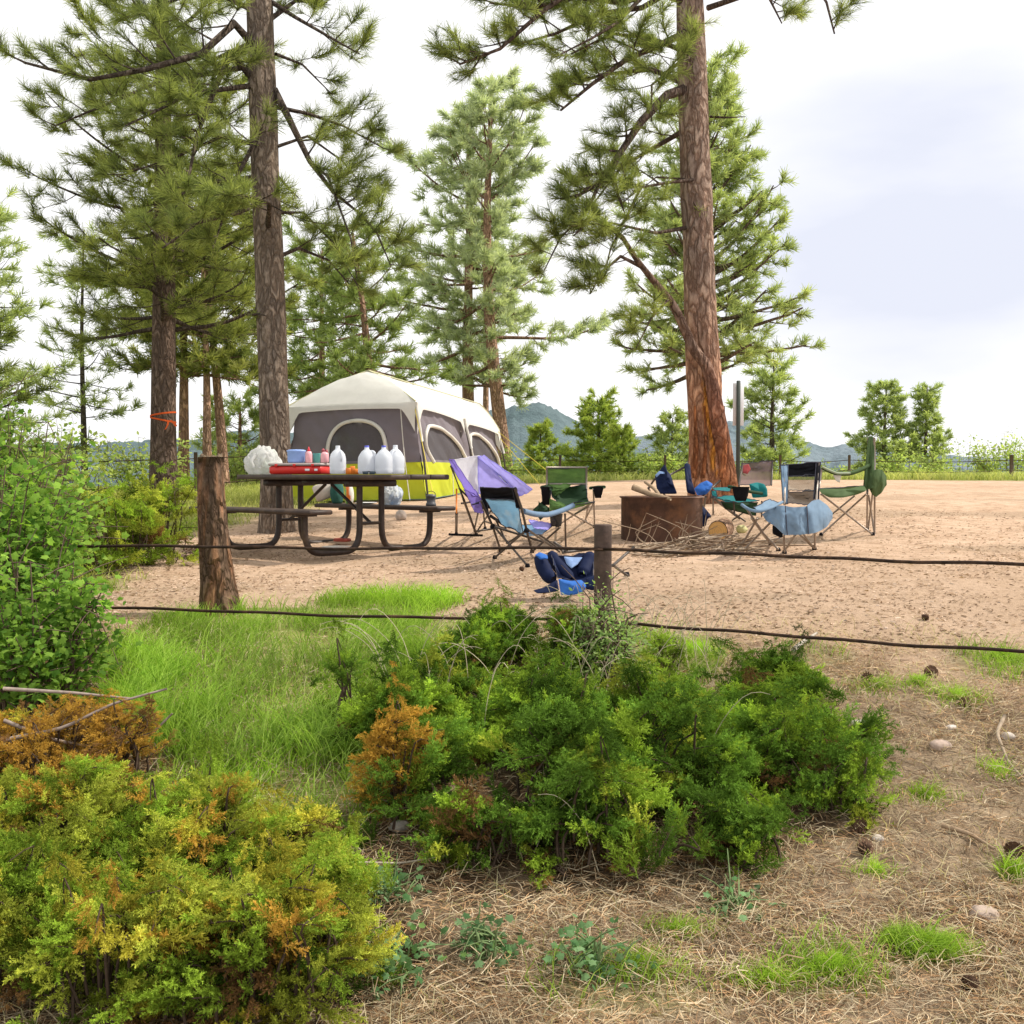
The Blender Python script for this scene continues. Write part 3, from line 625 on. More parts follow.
# ------------------------------------------------------------------ picnic table
def smooth_path(pts, n=30, it=4):
    pts = np.asarray(pts, float); d = np.concatenate([[0], np.cumsum(np.linalg.norm(np.diff(pts, axis=0), axis=1))])
    t = np.linspace(0, d[-1], n); Q = np.stack([np.interp(t, d, pts[:, k]) for k in range(3)], -1)
    for _ in range(it): Q[1:-1] = (Q[:-2] + 2 * Q[1:-1] + Q[2:]) / 4
    return Q
TC = np.array([-1.755, 11.095]); TU = np.array([.743, -.669]); TV = np.array([.669, .743])
TZ = float(gz(TC[0], TC[1]))
TTOP = EYE + .005
def tpt(u, v, z): return np.array([*(TC + TU * u + TV * v), z])
TAX = np.array([[*TU, 0], [*TV, 0], [0, 0, 1]])
def picnic_table():
    root = thing('picnic_table', tpt(0, 0, TZ), 'brown picnic table with attached benches, crowded with water jugs and supplies', 'picnic table')
    top = TTOP; zb = TZ + .45
    b = MB()
    for k in range(3):
        b.box(tpt(0, (k - 1) * .252, top - .025), (2.44, .246, .05), ax=TAX, bev=.008)
    b.build('tabletop', M['plank'], root)
    b = MB()
    for u in (-.8, .5): b.box(tpt(u, 0, top - .085), (.09, .62, .068), ax=TAX, bev=.01)
    b.box(tpt(-.15, 0, top - .075), (.09, .62, .048), ax=TAX, bev=.01)
    b.build('cross_beam', M['steel'], root)
    for s in (-1, 1):
        b = MB(); b.box(tpt(-.25, s * .80, zb - .022), (2.0, .27, .044), ax=TAX, bev=.01); b.build('bench', M['plank'], root)
        for u in (-.8, .5):
            h = top - .11; f = TZ + .035
            p = [tpt(u, s * .14, h), tpt(u, s * .14, f + .2), tpt(u, s * .15, f + .12), tpt(u, s * .18, f + .05), tpt(u, s * .23, f + .01), tpt(u, s * .3, f), tpt(u, s * .62, f), tpt(u, s * .70, f + .01), tpt(u, s * .76, f + .05), tpt(u, s * .79, f + .12), tpt(u, s * .80, f + .2), tpt(u, s * .80, zb - .045)]
            b = MB(); b.tube(smooth_path(p, 44, 3), .031, 10); b.box(tpt(u, s * .80, zb - .055), (.07, .24, .022), ax=TAX)
            b.build('leg', M['steel'], root)
    for s in (-1, 1):
        b = MB(); u1 = -.8 if s < 0 else .5
        b.tube([tpt(-.15 + s * .05, 0, top - .1), tpt(u1, 0, TZ + .3)], .017, 8); b.tube([tpt(u1, -.15, TZ + .3), tpt(u1, .15, TZ + .3)], .016, 8)
        b.build('brace', M['steel'], root)
    return root
picnic_table()
def ttop(px, v=None, Y=None):
    """place on the table top under a picture column"""
    Y = Y or 11.0
    return np.array([(px - 512) / F * Y, Y, TTOP + .002])

M['jug'] = mat_solid('milky_plastic', (.86, .89, .94), .35, .06, 8, trans=.45, bumpv=.05)
M['bluecap'] = mat_solid('blue_cap_plastic', (.12, .14, .62), .4, .05)
M['bag'] = cloth_mat('thin_white_plastic_bag', (.90, .90, .88), .55, dirt=(.72, .80, .68))
M['redplastic'] = mat_solid('red_plastic', (.62, .025, .02), .4, .1, 10, bumpv=.05)
M['grayplastic'] = mat_solid('grey_lid_plastic', (.42, .36, .34), .4, .1, 10)
M['whitelabel'] = mat_solid('white_print', (.85, .85, .85), .5, .05)
def make_jug():
    root = thing('water_jug', ttop(367, Y=10.75), 'milky plastic water jug with blue cap, leftmost of the three jugs at the table corner', 'water jug', 'gallon jugs standing on the table')
    o = ORG[root.name]
    b = MB()
    prof = [(.0, .004), (.066, .004), (.074, .015), (.075, .05), (.0735, .06), (.075, .07), (.075, .14), (.072, .165), (.062, .195), (.045, .222), (.028, .238), (.021, .244), (.020, .262), (.0, .262)]
    b.lathe([(r * 1.12, z_) for r, z_ in prof], o, 28, wob=lambda z, a: 1 + .05 * np.cos(4 * a) * (z < .18) - .0 * a)
    bo = b.build('bottle', M['jug'], root)
    h = MB(); h.tube(smooth_path([o + [.045, 0, .225], o + [.072, -.02, .222], o + [.088, -.03, .19], o + [.086, -.03, .15], o + [.07, -.02, .125]], 16, 2), .011, 8); h.build('handle', M['jug'], bo)
    c = MB(); c.lathe([(0, .258), (.022, .258), (.0225, .262), (.0225, .276), (.02, .279), (0, .279)], o, 18); c.build('cap', M['bluecap'], bo)
    return root
jug = make_jug()
copy_thing(jug, ttop(384, Y=10.72), 'blue-capped milky water jug in the middle of the three jugs at the table corner', 2.0)
j3 = copy_thing(jug, ttop(395.5, Y=10.85), 'milky water jug with pale cap, rightmost of the three jugs at the table corner', -1.5, 1.03)
j4 = copy_thing(jug, ttop(338, Y=10.95), 'milky water jug with its handle showing, standing right next to the red case', 5.6, 1.02)
for j in (j3, j4):
    for ch in j.children_recursive:
        if ch.name.startswith('cap'): 
            ch.data = ch.data.copy(); ch.data.materials[0] = M['jug']

def lump(b, c, r, seed, amp=.18, n=26, m=18, col=None, freq=2.2, flat=True):
    """crumpled rounded body"""
    u = np.linspace(0, math.pi, m); a = np.arange(n + 1) / n * 2 * math.pi
    U, A = np.meshgrid(u, a, indexing='ij')
    d = np.stack([np.sin(U) * np.cos(A), np.sin(U) * np.sin(A), np.cos(U)], -1)
    w = 1 + amp * (fbm(d[..., 0] * freq + 5 + d[..., 2] * freq * .7, d[..., 1] * freq + 9 - d[..., 2] * freq, seed, 4) - .5) * 2
    V = d * w[..., None] * np.asarray(r)
    if flat: V[..., 2] = np.maximum(V[..., 2], -r[2] * .72)
    b.grid(V + np.asarray(c) + [0, 0, r[2] * .72 if flat else 0], col)
def plastic_bag(px, Y, base, r, label, seed, mats, name='plastic_bag', cat='plastic bag'):
    o = np.array([(px - 512) / F * Y, Y, base])
    b = MB(); lump(b, o, r, seed, .22, 72, 48, freq=1.9)
    v_ = b.v[0] - o; d_ = unit(v_ + 1e-6); rg = np.abs(fbm(d_[:, 0] * 5 + d_[:, 2] * 4 + 3, d_[:, 1] * 5 - d_[:, 2] * 3 + 5, seed + 4., 4) - .5) * 2
    b.v[0] = o + v_ * (1 - .13 * (1 - np.clip(rg * 4, 0, 1)))[:, None] * np.array([1, 1, 1]); 
    root = b.build(name, mats, None, org=o, smooth=True); tag(root, label, cat)
    h = MB()
    for s in (-1, 1):
        h.tube(smooth_path([o + [-.05 * s, -r[1] * .8, r[2] * 1.2], o + [-.06 * s - .04, -r[1] * 1.05, r[2] * .8], o + [-.03 * s - .04, -r[1] * 1.0, r[2] * .4]], 10, 2), .018, 7)
    h.build('handle', mats, root)
    return root
plastic_bag(264, 11.75, TTOP + .002, (.20, .16, .175), 'crumpled pale grocery bag on the left end of the picnic table', 3, M['bag'])

def red_case():
    c = ttop(301, Y=11.3); c[2] = TTOP + .002
    root = thing('storage_case', c, 'flat red plastic case with grey lid lying on the table', 'case')
    b = MB(); b.box(c + [0, 0, .043], (.57, .30, .084), ax=np.array([[.97, -.24, 0], [.24, .97, 0], [0, 0, 1]]), bev=.014); b.build('case_body', M['redplastic'], root)
    b = MB(); ax = np.array([[.97, -.24, 0], [.24, .97, 0], [0, 0, 1]])
    b.box(c + [0, 0, .100], (.585, .315, .028), ax=ax, bev=.008); b.build('lid', M['grayplastic'], root)
    for (u, w) in ((.14, .05), (.235, .035)):
        b = MB(); q = c + ax[0] * u - ax[1] * .1525 + [0, 0, .045]; b.box(q, (w, .004, .022), ax=ax, bev=.001); b.build('print_label', M['whitelabel'], root)
    for u in (-.2, .0, .2):
        b = MB(); b.box(c + ax[0] * u - ax[1] * .158 + [0, 0, .09], (.03, .012, .03), ax=ax); b.build('latch', M['redplastic'], root)
red_case()
CT = TTOP + .118
def px_on(px, Y, z): return np.array([(px - 512) / F * Y, Y, z])
M['bluetub'] = mat_solid('pale_blue_plastic', (.28, .42, .80), .4, .08)
M['pink'] = mat_solid('pink_plastic', (.82, .42, .46), .4, .1); M['teal_cup'] = mat_solid('teal_cup_plastic', (.12, .45, .42), .4, .1)
M['redcap'] = mat_solid('red_cap_plastic', (.65, .03, .05), .4, .1)
c = px_on(296.5, 11.3, CT); b = MB()
b.lathe([(0, .002), (.075, .002), (.085, .02), (.088, .11), (.094, .118), (.094, .13), (.07, .137), (0, .14)], c, 24, sx=1.05, sy=.8); r_ = tag(b.build('tub', M['bluetub'], org=c), 'pale blue tub sitting on the red case', 'tub')
c = px_on(309, 11.25, CT); root = thing('squeeze_bottle', c, 'pink squeeze bottle with red pointed cap on the red case', 'bottle')
b = MB(); b.lathe([(0, .002), (.03, .002), (.035, .01), (.035, .09), (.028, .115), (.015, .12), (0, .121)], c, 18); bo = b.build('bottle_body', M['pink'], root)
b = MB(); b.lathe([(0, .118), (.016, .118), (.016, .135), (.007, .15), (.005, .165), (0, .166)], c, 14); b.build('cap', M['redcap'], bo)
c = px_on(317, 11.35, CT); b = MB(); b.lathe([(0, .002), (.032, .002), (.042, .095), (.045, .1), (.041, .1), (.03, .01), (0, .008)], c, 20); tag(b.build('cup', M['teal_cup'], org=c), 'teal cup between the two pink bottles', 'cup')
c = px_on(325, 11.2, CT); root = thing('condiment_bottle', c, 'rosy bottle with two dark red knobs at the right end of the red case', 'bottle')
b = MB(); b.lathe([(0, .002), (.036, .002), (.041, .01), (.041, .085), (.036, .1), (.02, .112), (0, .114)], c, 18); b.build('bottle_body', M['pink'], root)
b = MB(); b.lathe([(0, .11), (.015, .11), (.018, .13), (.01, .145), (0, .147)], c + [-.016, 0, 0], 12); b.lathe([(0, .1), (.013, .1), (.015, .12), (.009, .135), (0, .137)], c + [.018, 0, 0], 12); b.build('cap', mat_solid('dark_red_cap', (.4, .08, .1), .4), root)
# orange snack packs
c = px_on(352.5, 10.9, TTOP + .002); root = thing('snack_pack', c, 'orange snack packets lying on the table between the jugs', 'snack packets'); M['orange'] = mat_solid('orange_wrapper', (.85, .24, .03), .35, .25, 20)
for k, (dx, h) in enumerate(((-.04, .07), (.0, .09), (.04, .06))):
    b = MB(); b.box(c + [dx, k * .01, h * .45], (.05, .03, h * .9), rz=.3 * k - .2, bev=.006); b.build('packet', M['orange'], root)
# glasses
c = px_on(369, 10.45, TTOP + .002); root = thing('sunglasses', c, 'black sunglasses lying in front of the leftmost capped jug', 'sunglasses')
for s in (-1, 1):
    b = MB(); b.lathe([(0, .0), (.024, .0), (.028, .008), (.026, .022), (.018, .028), (0, .029)], c + [s * .032, 0, 0], 18, sy=.35); b.build('lens', mat_solid('dark_lens', (.03, .05, .07), .1, .05), root)
    b = MB(); b.tube(smooth_path([c + [s * .058, 0, .018], c + [s * .06, .07, .016], c + [s * .05, .12, .006]], 10), .003, 6); b.build('temple', M['black'], root)
b = MB(); b.tube([c + [-.062, 0, .022], c + [0, 0, .025], c + [.062, 0, .022]], .005, 8); b.build('rim', M['black'], root)

# things standing on the far bench
ZB = TZ + .45 + .002
def bench_pt(px):
    # centre line of the far bench under a picture column
    best = min(np.linspace(-1.2, .72, 200), key=lambda u: abs(512 + F * (TC + TU * u + TV * .8)[0] / (TC + TU * u + TV * .8)[1] - px))
    q = TC + TU * best + TV * .8
    return np.array([q[0], q[1], ZB])
c = bench_pt(323); M['paper'] = cloth_mat('white_paper_sack', (.78, .70, .62), .2)
b = MB(); ax = np.array([[.93, .1, .32], [-.1, .99, 0], [-.32, -.03, .94]]); b.box(c + [-.02, 0, .135], (.23, .15, .19), ax=ax, bev=.02); tag(b.build('paper_bag', M['paper'], org=c), 'tipped white paper bag on the far bench, left end', 'paper bag')
c = bench_pt(337); M['darkgreen'] = cloth_mat('dark_teal_cloth', (.03, .12, .10), .05, dirt=(.08, .2, .16)); b = MB(); lump(b, c, (.075, .11, .17), 8, .08, 24, 20, freq=2); tag(b.build('sack', M['darkgreen'], org=c), 'dark teal drawstring sack beside the tipped white paper bag', 'sack')
c = bench_pt(349); b = MB(); lump(b, c, (.055, .05, .13), 18, .06, 20, 20)
col = np.ones((20 * 21, 3)); V = b.v[0]; xx = (V[:, 0] - c[0]) / .055
for i in range(len(V)):
    t = xx[i] + .35 * (V[i, 2] - c[2]) / .13
    col[i] = (.75, .75, .2) if t < -.45 else ((.2, .55, .15) if t < -.15 else ((.85, .2, .03) if t < .55 else (.8, .75, .65)))
b.c[0] = col; tag(b.build('snack_bag', mat_solid('printed_foil', (1, 1, 1), .3, .15, 20), org=c), 'red, yellow and green snack bag standing on the far bench', 'snack bag')
c = bench_pt(366); b = MB(); b.lathe([(0, .003), (.07, .003), (.115, .016), (.118, .02), (.113, .019), (.07, .008), (0, .008)], c, 28); tag(b.build('plate', M['whitelabel'], org=c), 'white plate on the far bench between table legs', 'plate')
plastic_bag(391, bench_pt(391)[1], ZB, (.13, .11, .125), 'white grocery bag with blue and green print on the far bench', 23, cloth_mat('printed_grocery_bag', (.78, .80, .80), .4, dirt=(.15, .32, .62)), cat='plastic bag')
c = bench_pt(431); root = thing('camp_lantern', c, 'small dark lantern on the right end of the far bench', 'lantern')
b = MB(); b.lathe([(0, .0), (.052, .0), (.055, .01), (.05, .03), (.045, .035), (.045, .085), (.052, .09), (.05, .112), (.02, .122), (0, .123)], c, 20); b.build('lantern_body', mat_solid('dark_grey_plastic', (.10, .10, .11), .4), root)
b = MB(); b.tube(smooth_path([c + [-.05, 0, .1], c + [-.04, 0, .14], c + [0, 0, .155], c + [.04, 0, .14], c + [.05, 0, .1]], 16, 2), .004, 6); b.build('handle', M['frame'], root)
# small things under the table
c = GH(397, 541); c = GH(398, 544)
p = GH(401, 520); b = MB(); lump(b, p, (.07, .06, .075), 31, .2); tag(b.build('stone', M['sand_stone'], org=p), 'pale tan stone lying on the dirt behind the far bench', 'stone')
p = GH(336, 549); b = MB(); b.lathe([(0, .004), (.10, .004), (.15, .02), (.153, .024), (.147, .022), (.1, .012), (0, .012)], p, 28); tag(b.build('tray', mat_solid('dull_metal', (.5, .48, .45), .35, .2, metal=.6), org=p), 'flat metal pan lying on the dirt under the table', 'pan')
p = GH(342, 545); p[2] += .02; b = MB(); b.box(p + [0, 0, .03], (.17, .1, .035), rz=-.5, bev=.008); tag(b.build('red_packet', mat_solid('faded_red_wrapper', (.38, .07, .05), .6, .2), org=p), 'flat faded red packet beside the pan under the table', 'packet')

# ------------------------------------------------------------------ tent
def bil(c, n=12, m=12):
    """bilinear sheet from 4 corners [p00,p10,p11,p01]"""
    p00, p10, p11, p01 = [np.asarray(q, float) for q in c]
    u = np.linspace(0, 1, n)[:, None, None]; v = np.linspace(0, 1, m)[None, :, None]
    return p00 * (1 - u) * (1 - v) + p10 * u * (1 - v) + p11 * u * v + p01 * (1 - u) * v
def tent():
    YF, YL, YR = 17.0, 17.45, 22.2
    FRe = P(414, 403, YF); FLe = P(297, 408, YL); BRe = P(494, 431, YR); BLe = FLe + (BRe - FRe)
    FRb = P(426, 503, 16.9); FLb = P(284, 503, 17.4); BRb = P(503, 499, 22.3); BLb = FLb + (BRb - FRb)
    for q in (FRb, FLb, BRb, BLb): q[2] = float(gz(q[0], q[1])) - .01
    Pf = P(369, 372, 17.9); Pb = P(480, 405, 21.4)
    Hf = FRe * .0 + P(413, 401, YF)
    root = thing('tent', (FRb + BLb) / 2 * [1, 1, 0] + [0, 0, float(gz(-2, 19.5))], 'large cabin tent with cream fly, grey walls and lime green skirt', 'tent')
    def at(eL, bL, k): return bL + (eL - bL) * k
    k0 = .40    # green / grey division
    def wall(e0, b0, e1, b1, holes, out, wr=1.0):
        """two-tone wall between edges 0 and 1 with arched windows holes=[(u0,u1,v0,v1,fn)]"""
        n, m = 61, 41
        U, Vv = np.meshgrid(np.linspace(0, 1, n), np.linspace(0, 1, m), indexing='ij')
        G = bil([b0, b1, e1, e0], n, m)
        W = (fbm(U * 7 + Vv * 5, Vv * 1.5 - U * 1.0, 4.0, 3) - .5) * .13 * wr + .05 * np.sin(Vv * math.pi) * np.sin(U * math.pi)
        G = G + W[..., None] * out
        return U, Vv, G
    def emit(U, Vv, G, mask, b):
        n, m = U.shape; idx = np.arange(n * m).reshape(n, m)
        f = np.stack([idx[:-1, :-1], idx[1:, :-1], idx[1:, 1:], idx[:-1, 1:]], -1)
        mk = mask[:-1, :-1]
        b.add(G.reshape(-1, 3), f[mk])
    uf = unit(FRe - FLe); us = unit(BRe - FRe)
    nf = unit(np.cross(uf, [0, 0, 1.0])); ns = unit(np.cross(us, [0, 0, 1.0]))
    def arch(u0, u1, v0, v1, skew=0.0, pw=2.6):
        def f(U, V):
            c = (u0 + u1) / 2 ; h = (u1 - u0) / 2
            t = (V - v0) / (v1 - v0)
            cc = c + skew * (t - .5)
            w = h * np.clip(1 - np.clip(t, 0, 1) ** pw, 0, 1) ** (1 / 2.0)
            return (V > v0) & (V < v1) & (np.abs(U - cc) < w)
        def outline():
            t = np.concatenate([np.linspace(0, .9, 14), np.linspace(.92, 1, 14)])
            w = (u1 - u0) / 2 * (1 - t ** pw) ** .5; cc = (u0 + u1) / 2 + skew * (t - .5)
            return [(cc[i] - w[i], v0 + t[i] * (v1 - v0)) for i in range(28)] + [(cc[i] + w[i], v0 + t[i] * (v1 - v0)) for i in range(27, -1, -1)]
        return f, outline
    def do(name, e0, b0, e1, b1, wins, out, green_k=k0):
        U, V, G = wall(e0, b0, e1, b1, wins, out)
        hole = np.zeros(U.shape, bool)
        for w in wins: hole |= w[0](U, V)
        b = MB(); emit(U, V, G, (V >= green_k - 1e-3) & ~hole, b); g = b.build('wall_panel', M['tent_grey'], root)
        b = MB(); emit(U, V, G, (V < green_k), b); b.build('lower_wall', M['tent_green'], root)
        for w in wins:
            loop = w[1](); lp = np.array([bilp(G, u, v) for u, v in loop]) + out * .02
            b = MB(); b.tube(smooth_path(lp, 90, 1), .032, 6); b.build('window_trim', M['tent_fly'], root)
            b = MB(); us_ = np.array([l[0] for l in loop]); 
            emit(U, V, G - out * .012, w[0](U, V) | np.roll(w[0](U, V), 1, 0) | np.roll(w[0](U, V), 1, 1) | np.roll(w[0](U, V), -1, 0) | np.roll(w[0](U, V), -1, 1), b)
            b.build('window_mesh', M['tent_mesh'], root, smooth=True)
        return G
    def bilp(G, u, v):
        n, m = G.shape[:2]; i = min(n - 2, max(0, int(u * (n - 1)))); j = min(m - 2, max(0, int(v * (m - 1))))
        a = u * (n - 1) - i; c = v * (m - 1) - j
        return G[i, j] * (1 - a) * (1 - c) + G[i + 1, j] * a * (1 - c) + G[i + 1, j + 1] * a * c + G[i, j + 1] * (1 - a) * c
    do('front', FLe, FLb, FRe, FRb, [arch(.30, .76, .40, .84, 0, 4.5)], nf)
    mid_e = FRe + (BRe - FRe) * .5; mid_b = FRb + (BRb - FRb) * .5
    do('side1', FRe, FRb, mid_e, mid_b, [arch(.06, .86, .40, .80, -.28, 2.0)], ns)
    do('side2', mid_e, mid_b, BRe, BRb, [arch(.10, .82, .36, .84, -.25, 2.0)], ns)
    do('back', BRe, BRb, BLe, BLb, [], -nf)
    do('side_left', BLe, BLb, FLe, FLb, [arch(.2, .8, .45, .85)], -ns)
    # inner divider seen through the front window
    b = MB(); o1 = (BLe - FLe) * .5
    b.grid(bil([FLb + o1 * 1.0 + [.1, 0, 0], FRb + o1 - [.1, 0, 0], FRe + o1 - [.1, 0, 0], FLe + o1 + [.1, 0, 0]], 4, 4)); b.build('inner_wall', M['tent_grey'], root)
    # fly: hip roof with drooping edges
    ov = .10
    A = FLe - uf * ov * 1.2 + nf * ov; B = FRe + uf * ov * .6 + nf * ov; C_ = BRe + us * ov + ns * ov; D = BLe + us * ov - ns * ov * 1.0
    b = MB()
    def roof(c, sag, drop_edge=.12, n=24):
        G = bil(c, n, n); U, V = np.meshgrid(np.linspace(0, 1, n), np.linspace(0, 1, n), indexing='ij')
        s = np.sin(V * math.pi)
        G[..., 2] += sag * s * (.6 + .4 * np.sin(U * math.pi)) + (fbm(U * 5, V * 7, 2.0, 3) - .5) * .03
        b.grid(G)
    roof([A, B, Pf, Pf], .13); roof([B, C_, Pb, Pf], .11); roof([C_, D, Pb, Pb], .11); roof([D, A, Pf, Pb], .11)
    fly = b.build('rain_fly', M['tent_fly'], root)
    b = MB()
    def val(p, q, h0, h1, h2, out):
        n = 40; t = np.linspace(0, 1, n)[:, None]; top = p * (1 - t) + q * t
        top = top + [0, 0, .03] * np.sin(t * math.pi)
        h = h1 + (h0 - h1) * np.clip(1 - t[:, 0] / .11, 0, 1) ** 1.3 + (h2 - h1) * np.clip(1 - (1 - t[:, 0]) / .11, 0, 1) ** 1.3
        low = top + out * .03; low[:, 2] -= h
        b.grid(np.stack([top, (top + low) / 2 + out * .012, low]))
    m_ = (B + C_) / 2
    val(A, B, .55, .10, .45, nf); val(B, m_, .50, .09, .28, ns); val(m_, C_, .28, .09, .45, ns); val(C_, D, .4, .1, .4, -nf); val(D, A, .4, .1, .55, -ns)
    b.build('fly_edge', M['tent_fly'], root)
    b = MB()
    for (p, q) in ((B, Pf), (A, Pf), (Pf, Pb), (C_, Pb)):
        t = np.linspace(0, 1, 20)[:, None]; pp = np.asarray(p) * (1 - t) + np.asarray(q) * t; pp[:, 2] += .02 + (.035 * np.sin(t[:, 0] * math.pi) if p is not Pf else 0)
        b.tube(pp, .010, 6)
    b.build('roof_seam', cloth_mat('pale_yellow_piping', (.68, .66, .42), .1), root)
    for (e, f_, dx) in ((FRe, FRb, nf * .06 + uf * .05), (FLe, FLb, nf * .06 - uf * .05), (mid_e, mid_b, ns * .08), (BRe, BRb, ns * .07)):
        b = MB(); b.tube(smooth_path([e + dx, e * .5 + f_ * .5 + dx * 1.7, f_ + dx * 1.2], 16), .017, 8); b.build('pole', M['frame'], root)
        b = MB(); b.tube(smooth_path([e + dx * 1.2, e * .6 + f_ * .4 + dx * 1.9], 8), .024, 6); b.build('pole_sleeve', M['tent_fly'], root)
    for (e, g) in ((FRe, GH(436, 509)), (BRe, on(540, 22, .02)), (BRe + [0, 0, .05], on(566, 20.5, .02))):
        b = MB(); b.tube([e, g], .006, 5); b.build('guy_line', cloth_mat('yellow_cord', (.75, .6, .1), 0), root)
    for (u_, e0, b0, e1, b1, o_) in ((.90, FLe, FLb, FRe, FRb, nf), (.5, FRe, FRb, mid_e, mid_b, ns), (.5, mid_e, mid_b, BRe, BRb, ns)):
        q0 = b0 * (1 - u_) + b1 * u_; q1 = e0 * (1 - u_) + e1 * u_
        b = MB(); t_ = np.linspace(0, 1 if u_ > .8 else .38, 10)[:, None]; b.tube(q0 * (1 - t_) + q1 * t_ + o_ * (.07 + .05 * np.sin(t_ * 3.14)), .008, 5); b.build('seam', M['tent_fly'], root)
    b = MB(); t_ = np.linspace(0, 1, 14)[:, None]; q0 = FLb + (FLe - FLb) * k0; q1 = FRb + (FRe - FRb) * k0; b.tube(q0 * (1 - t_) + q1 * t_ + nf * (.05 + .05 * np.sin(t_ * 3.14)), .007, 5); b.build('seam', M['tent_grey'], root)
    b = MB(); b.grid(bil([FLb + nf * .12 + [0, 0, .03], FRb + nf * .12 + ns * .1 + [0, 0, .03], BRb + ns * .12 + [0, 0, .03], BLb + [0, 0, .03]], 14, 14)); b.build('groundsheet', mat_solid('blue_groundsheet', (.06, .10, .2), .6), root)
tent()

# ------------------------------------------------------------------ folding chairs
def Z(x0, y0, s):   # converts a position read off an enlarged crop
    return lambda x, y, Y: P(x0 + x / s, y0 + y / s, Y)
M['piping'] = mat_solid('dark_seam_binding', (.06, .06, .08), .8, .2, spec=.1)
class Chair:
    def __init__(s, name, label, cat, conv, base, frame='frame', group=None):
        s.c = conv; s.root = thing(name, base, label, cat, group); s.fr = M[frame]
    def p(s, q):
        if len(q) == 4: g = s.c(q[0], q[1], 10); return GH(512 + g[0] / 10 * F, HZ + (EYE - g[2]) / 10 * F) + [0, 0, .012]
        return s.c(*q)
    def bar(s, name, pts, r=.011, mat=None, smooth=False, n=8):
        pts = [s.p(q) for q in pts]; b = MB()
        if smooth: pts = smooth_path(pts, 20, 3)
        b.tube(pts, r, n); b.build(name, mat or s.fr, s.root); return s
    def bars(s, name, segs, r=.009, mat=None):
        for g in segs: s.bar(name, g, r, mat)
        return s
    def foot(s, pts):
        for q in pts:
            c = s.p(q); b = MB(); b.lathe([(0, -.012), (.02, -.012), (.022, 0), (.015, .02), (0, .022)], c, 10); b.build('foot', M['black'], s.root)
        return s
    def cloth(s, name, corners, mat, sag=(0, 0, 0), n=18, wr=.022, seed=1.0, col=None, pipe=None):
        G = bil([s.p(q) for q in corners], n, n)
        U, V = np.meshgrid(np.linspace(0, 1, n), np.linspace(0, 1, n), indexing='ij')
        k = (np.sin(U * math.pi) * np.sin(V * math.pi))[..., None]
        w = ((fbm(U * 4 + V * 2, V * 5, seed, 3) - .5) * wr)[..., None] * 2
        G = G + k * np.asarray(sag, float) + w * np.array([.3, 1, .6])
        b = MB(); b.grid(G, col); o = b.build(name, mat, s.root)
        E = np.concatenate([G[0], G[1:, -1], G[-1, -2::-1], G[-2::-1, 0]]); b = MB(); b.tube(E, .004, 5); b.build('piping', mat if 'lavender' in mat.name or name in ('seat_front', 'seat_stripe', 'lumbar_cloth') else M['piping'], o); return o
    def drape(s, name, top, bot, mat, fold=.02, seed=1.0, n=46, m=22, bulge=.05, nf=5):
        T_ = smooth_path([s.p(q) for q in top], n, 2); B_ = smooth_path([s.p(q) for q in bot], n, 2)
        v = np.linspace(0, 1, m)[:, None, None]; G = T_[None] * (1 - v) + B_[None] * v
        U, V = np.meshgrid(np.linspace(0, 1, n), np.linspace(0, 1, m)); 
        w = np.sin((U + .25 * (fbm(U * 3, V * 1.2, seed) - .5)) * math.pi * 2 * nf + seed) * fold * (.35 + .65 * V) * (.4 + 1.2 * fbm(U * 4, V * 1.5, seed + 3)) + (fbm(U * 9, V * 4, seed + 7) - .5) * fold * 1.2
        G = G + (w - bulge * np.sin(V * math.pi) * np.sin(U * math.pi) ** .6)[..., None] * np.array([.25, 1, 0]) 
        b = MB(); b.grid(G); return b.build(name, mat, s.root)
    def poly(s, name, pts, mat, rings=10, puff=0.05, wr=.01, seed=1.0, dirv=(0, -1, 0), wf=(14, 14)):
        """soft padded panel with a free outline"""
        L = np.array([s.p(q) for q in pts]); L2 = np.concatenate([L, L[:1]]); d = np.concatenate([[0], np.cumsum(np.linalg.norm(np.diff(L2, axis=0), axis=1))])
        t = np.linspace(0, d[-1], 61)[:-1]; O = np.stack([np.interp(t, d, L2[:, k]) for k in range(3)], -1)
        for _ in range(2): O = (np.roll(O, 1, 0) + O * 3 + np.roll(O, -1, 0)) / 5
        O = np.concatenate([O, O[:1]]); c = O[:-1].mean(0)
        rr = np.linspace(1, 0.0, rings); V = []
        for r in rr:
            Q = c + (O - c) * r; h = puff * math.sqrt(max(0, 1 - r ** 2.5))
            w = (fbm(Q[:, 0] * wf[0], Q[:, 2] * wf[1], seed, 3) - .5) * wr * 2 * (1 - r ** 4)
            V.append(Q + (h + w)[:, None] * np.asarray(dirv, float) if np.ndim(w) else Q)
        b = MB(); b.grid(np.array(V)); return b.build(name, mat, s.root)
M['lav'] = cloth_mat('lavender_cloth', (.46, .42, .93), .45); M['lavw'] = cloth_mat('lit_lavender_cloth', (.93, .92, .98), .6); M['lavd'] = cloth_mat('deep_lavender_cloth', (.27, .2, .62), .4)  # pale copy: light falling on the lavender back panel painted into the cloth
z = Z(440, 445, 7.877)
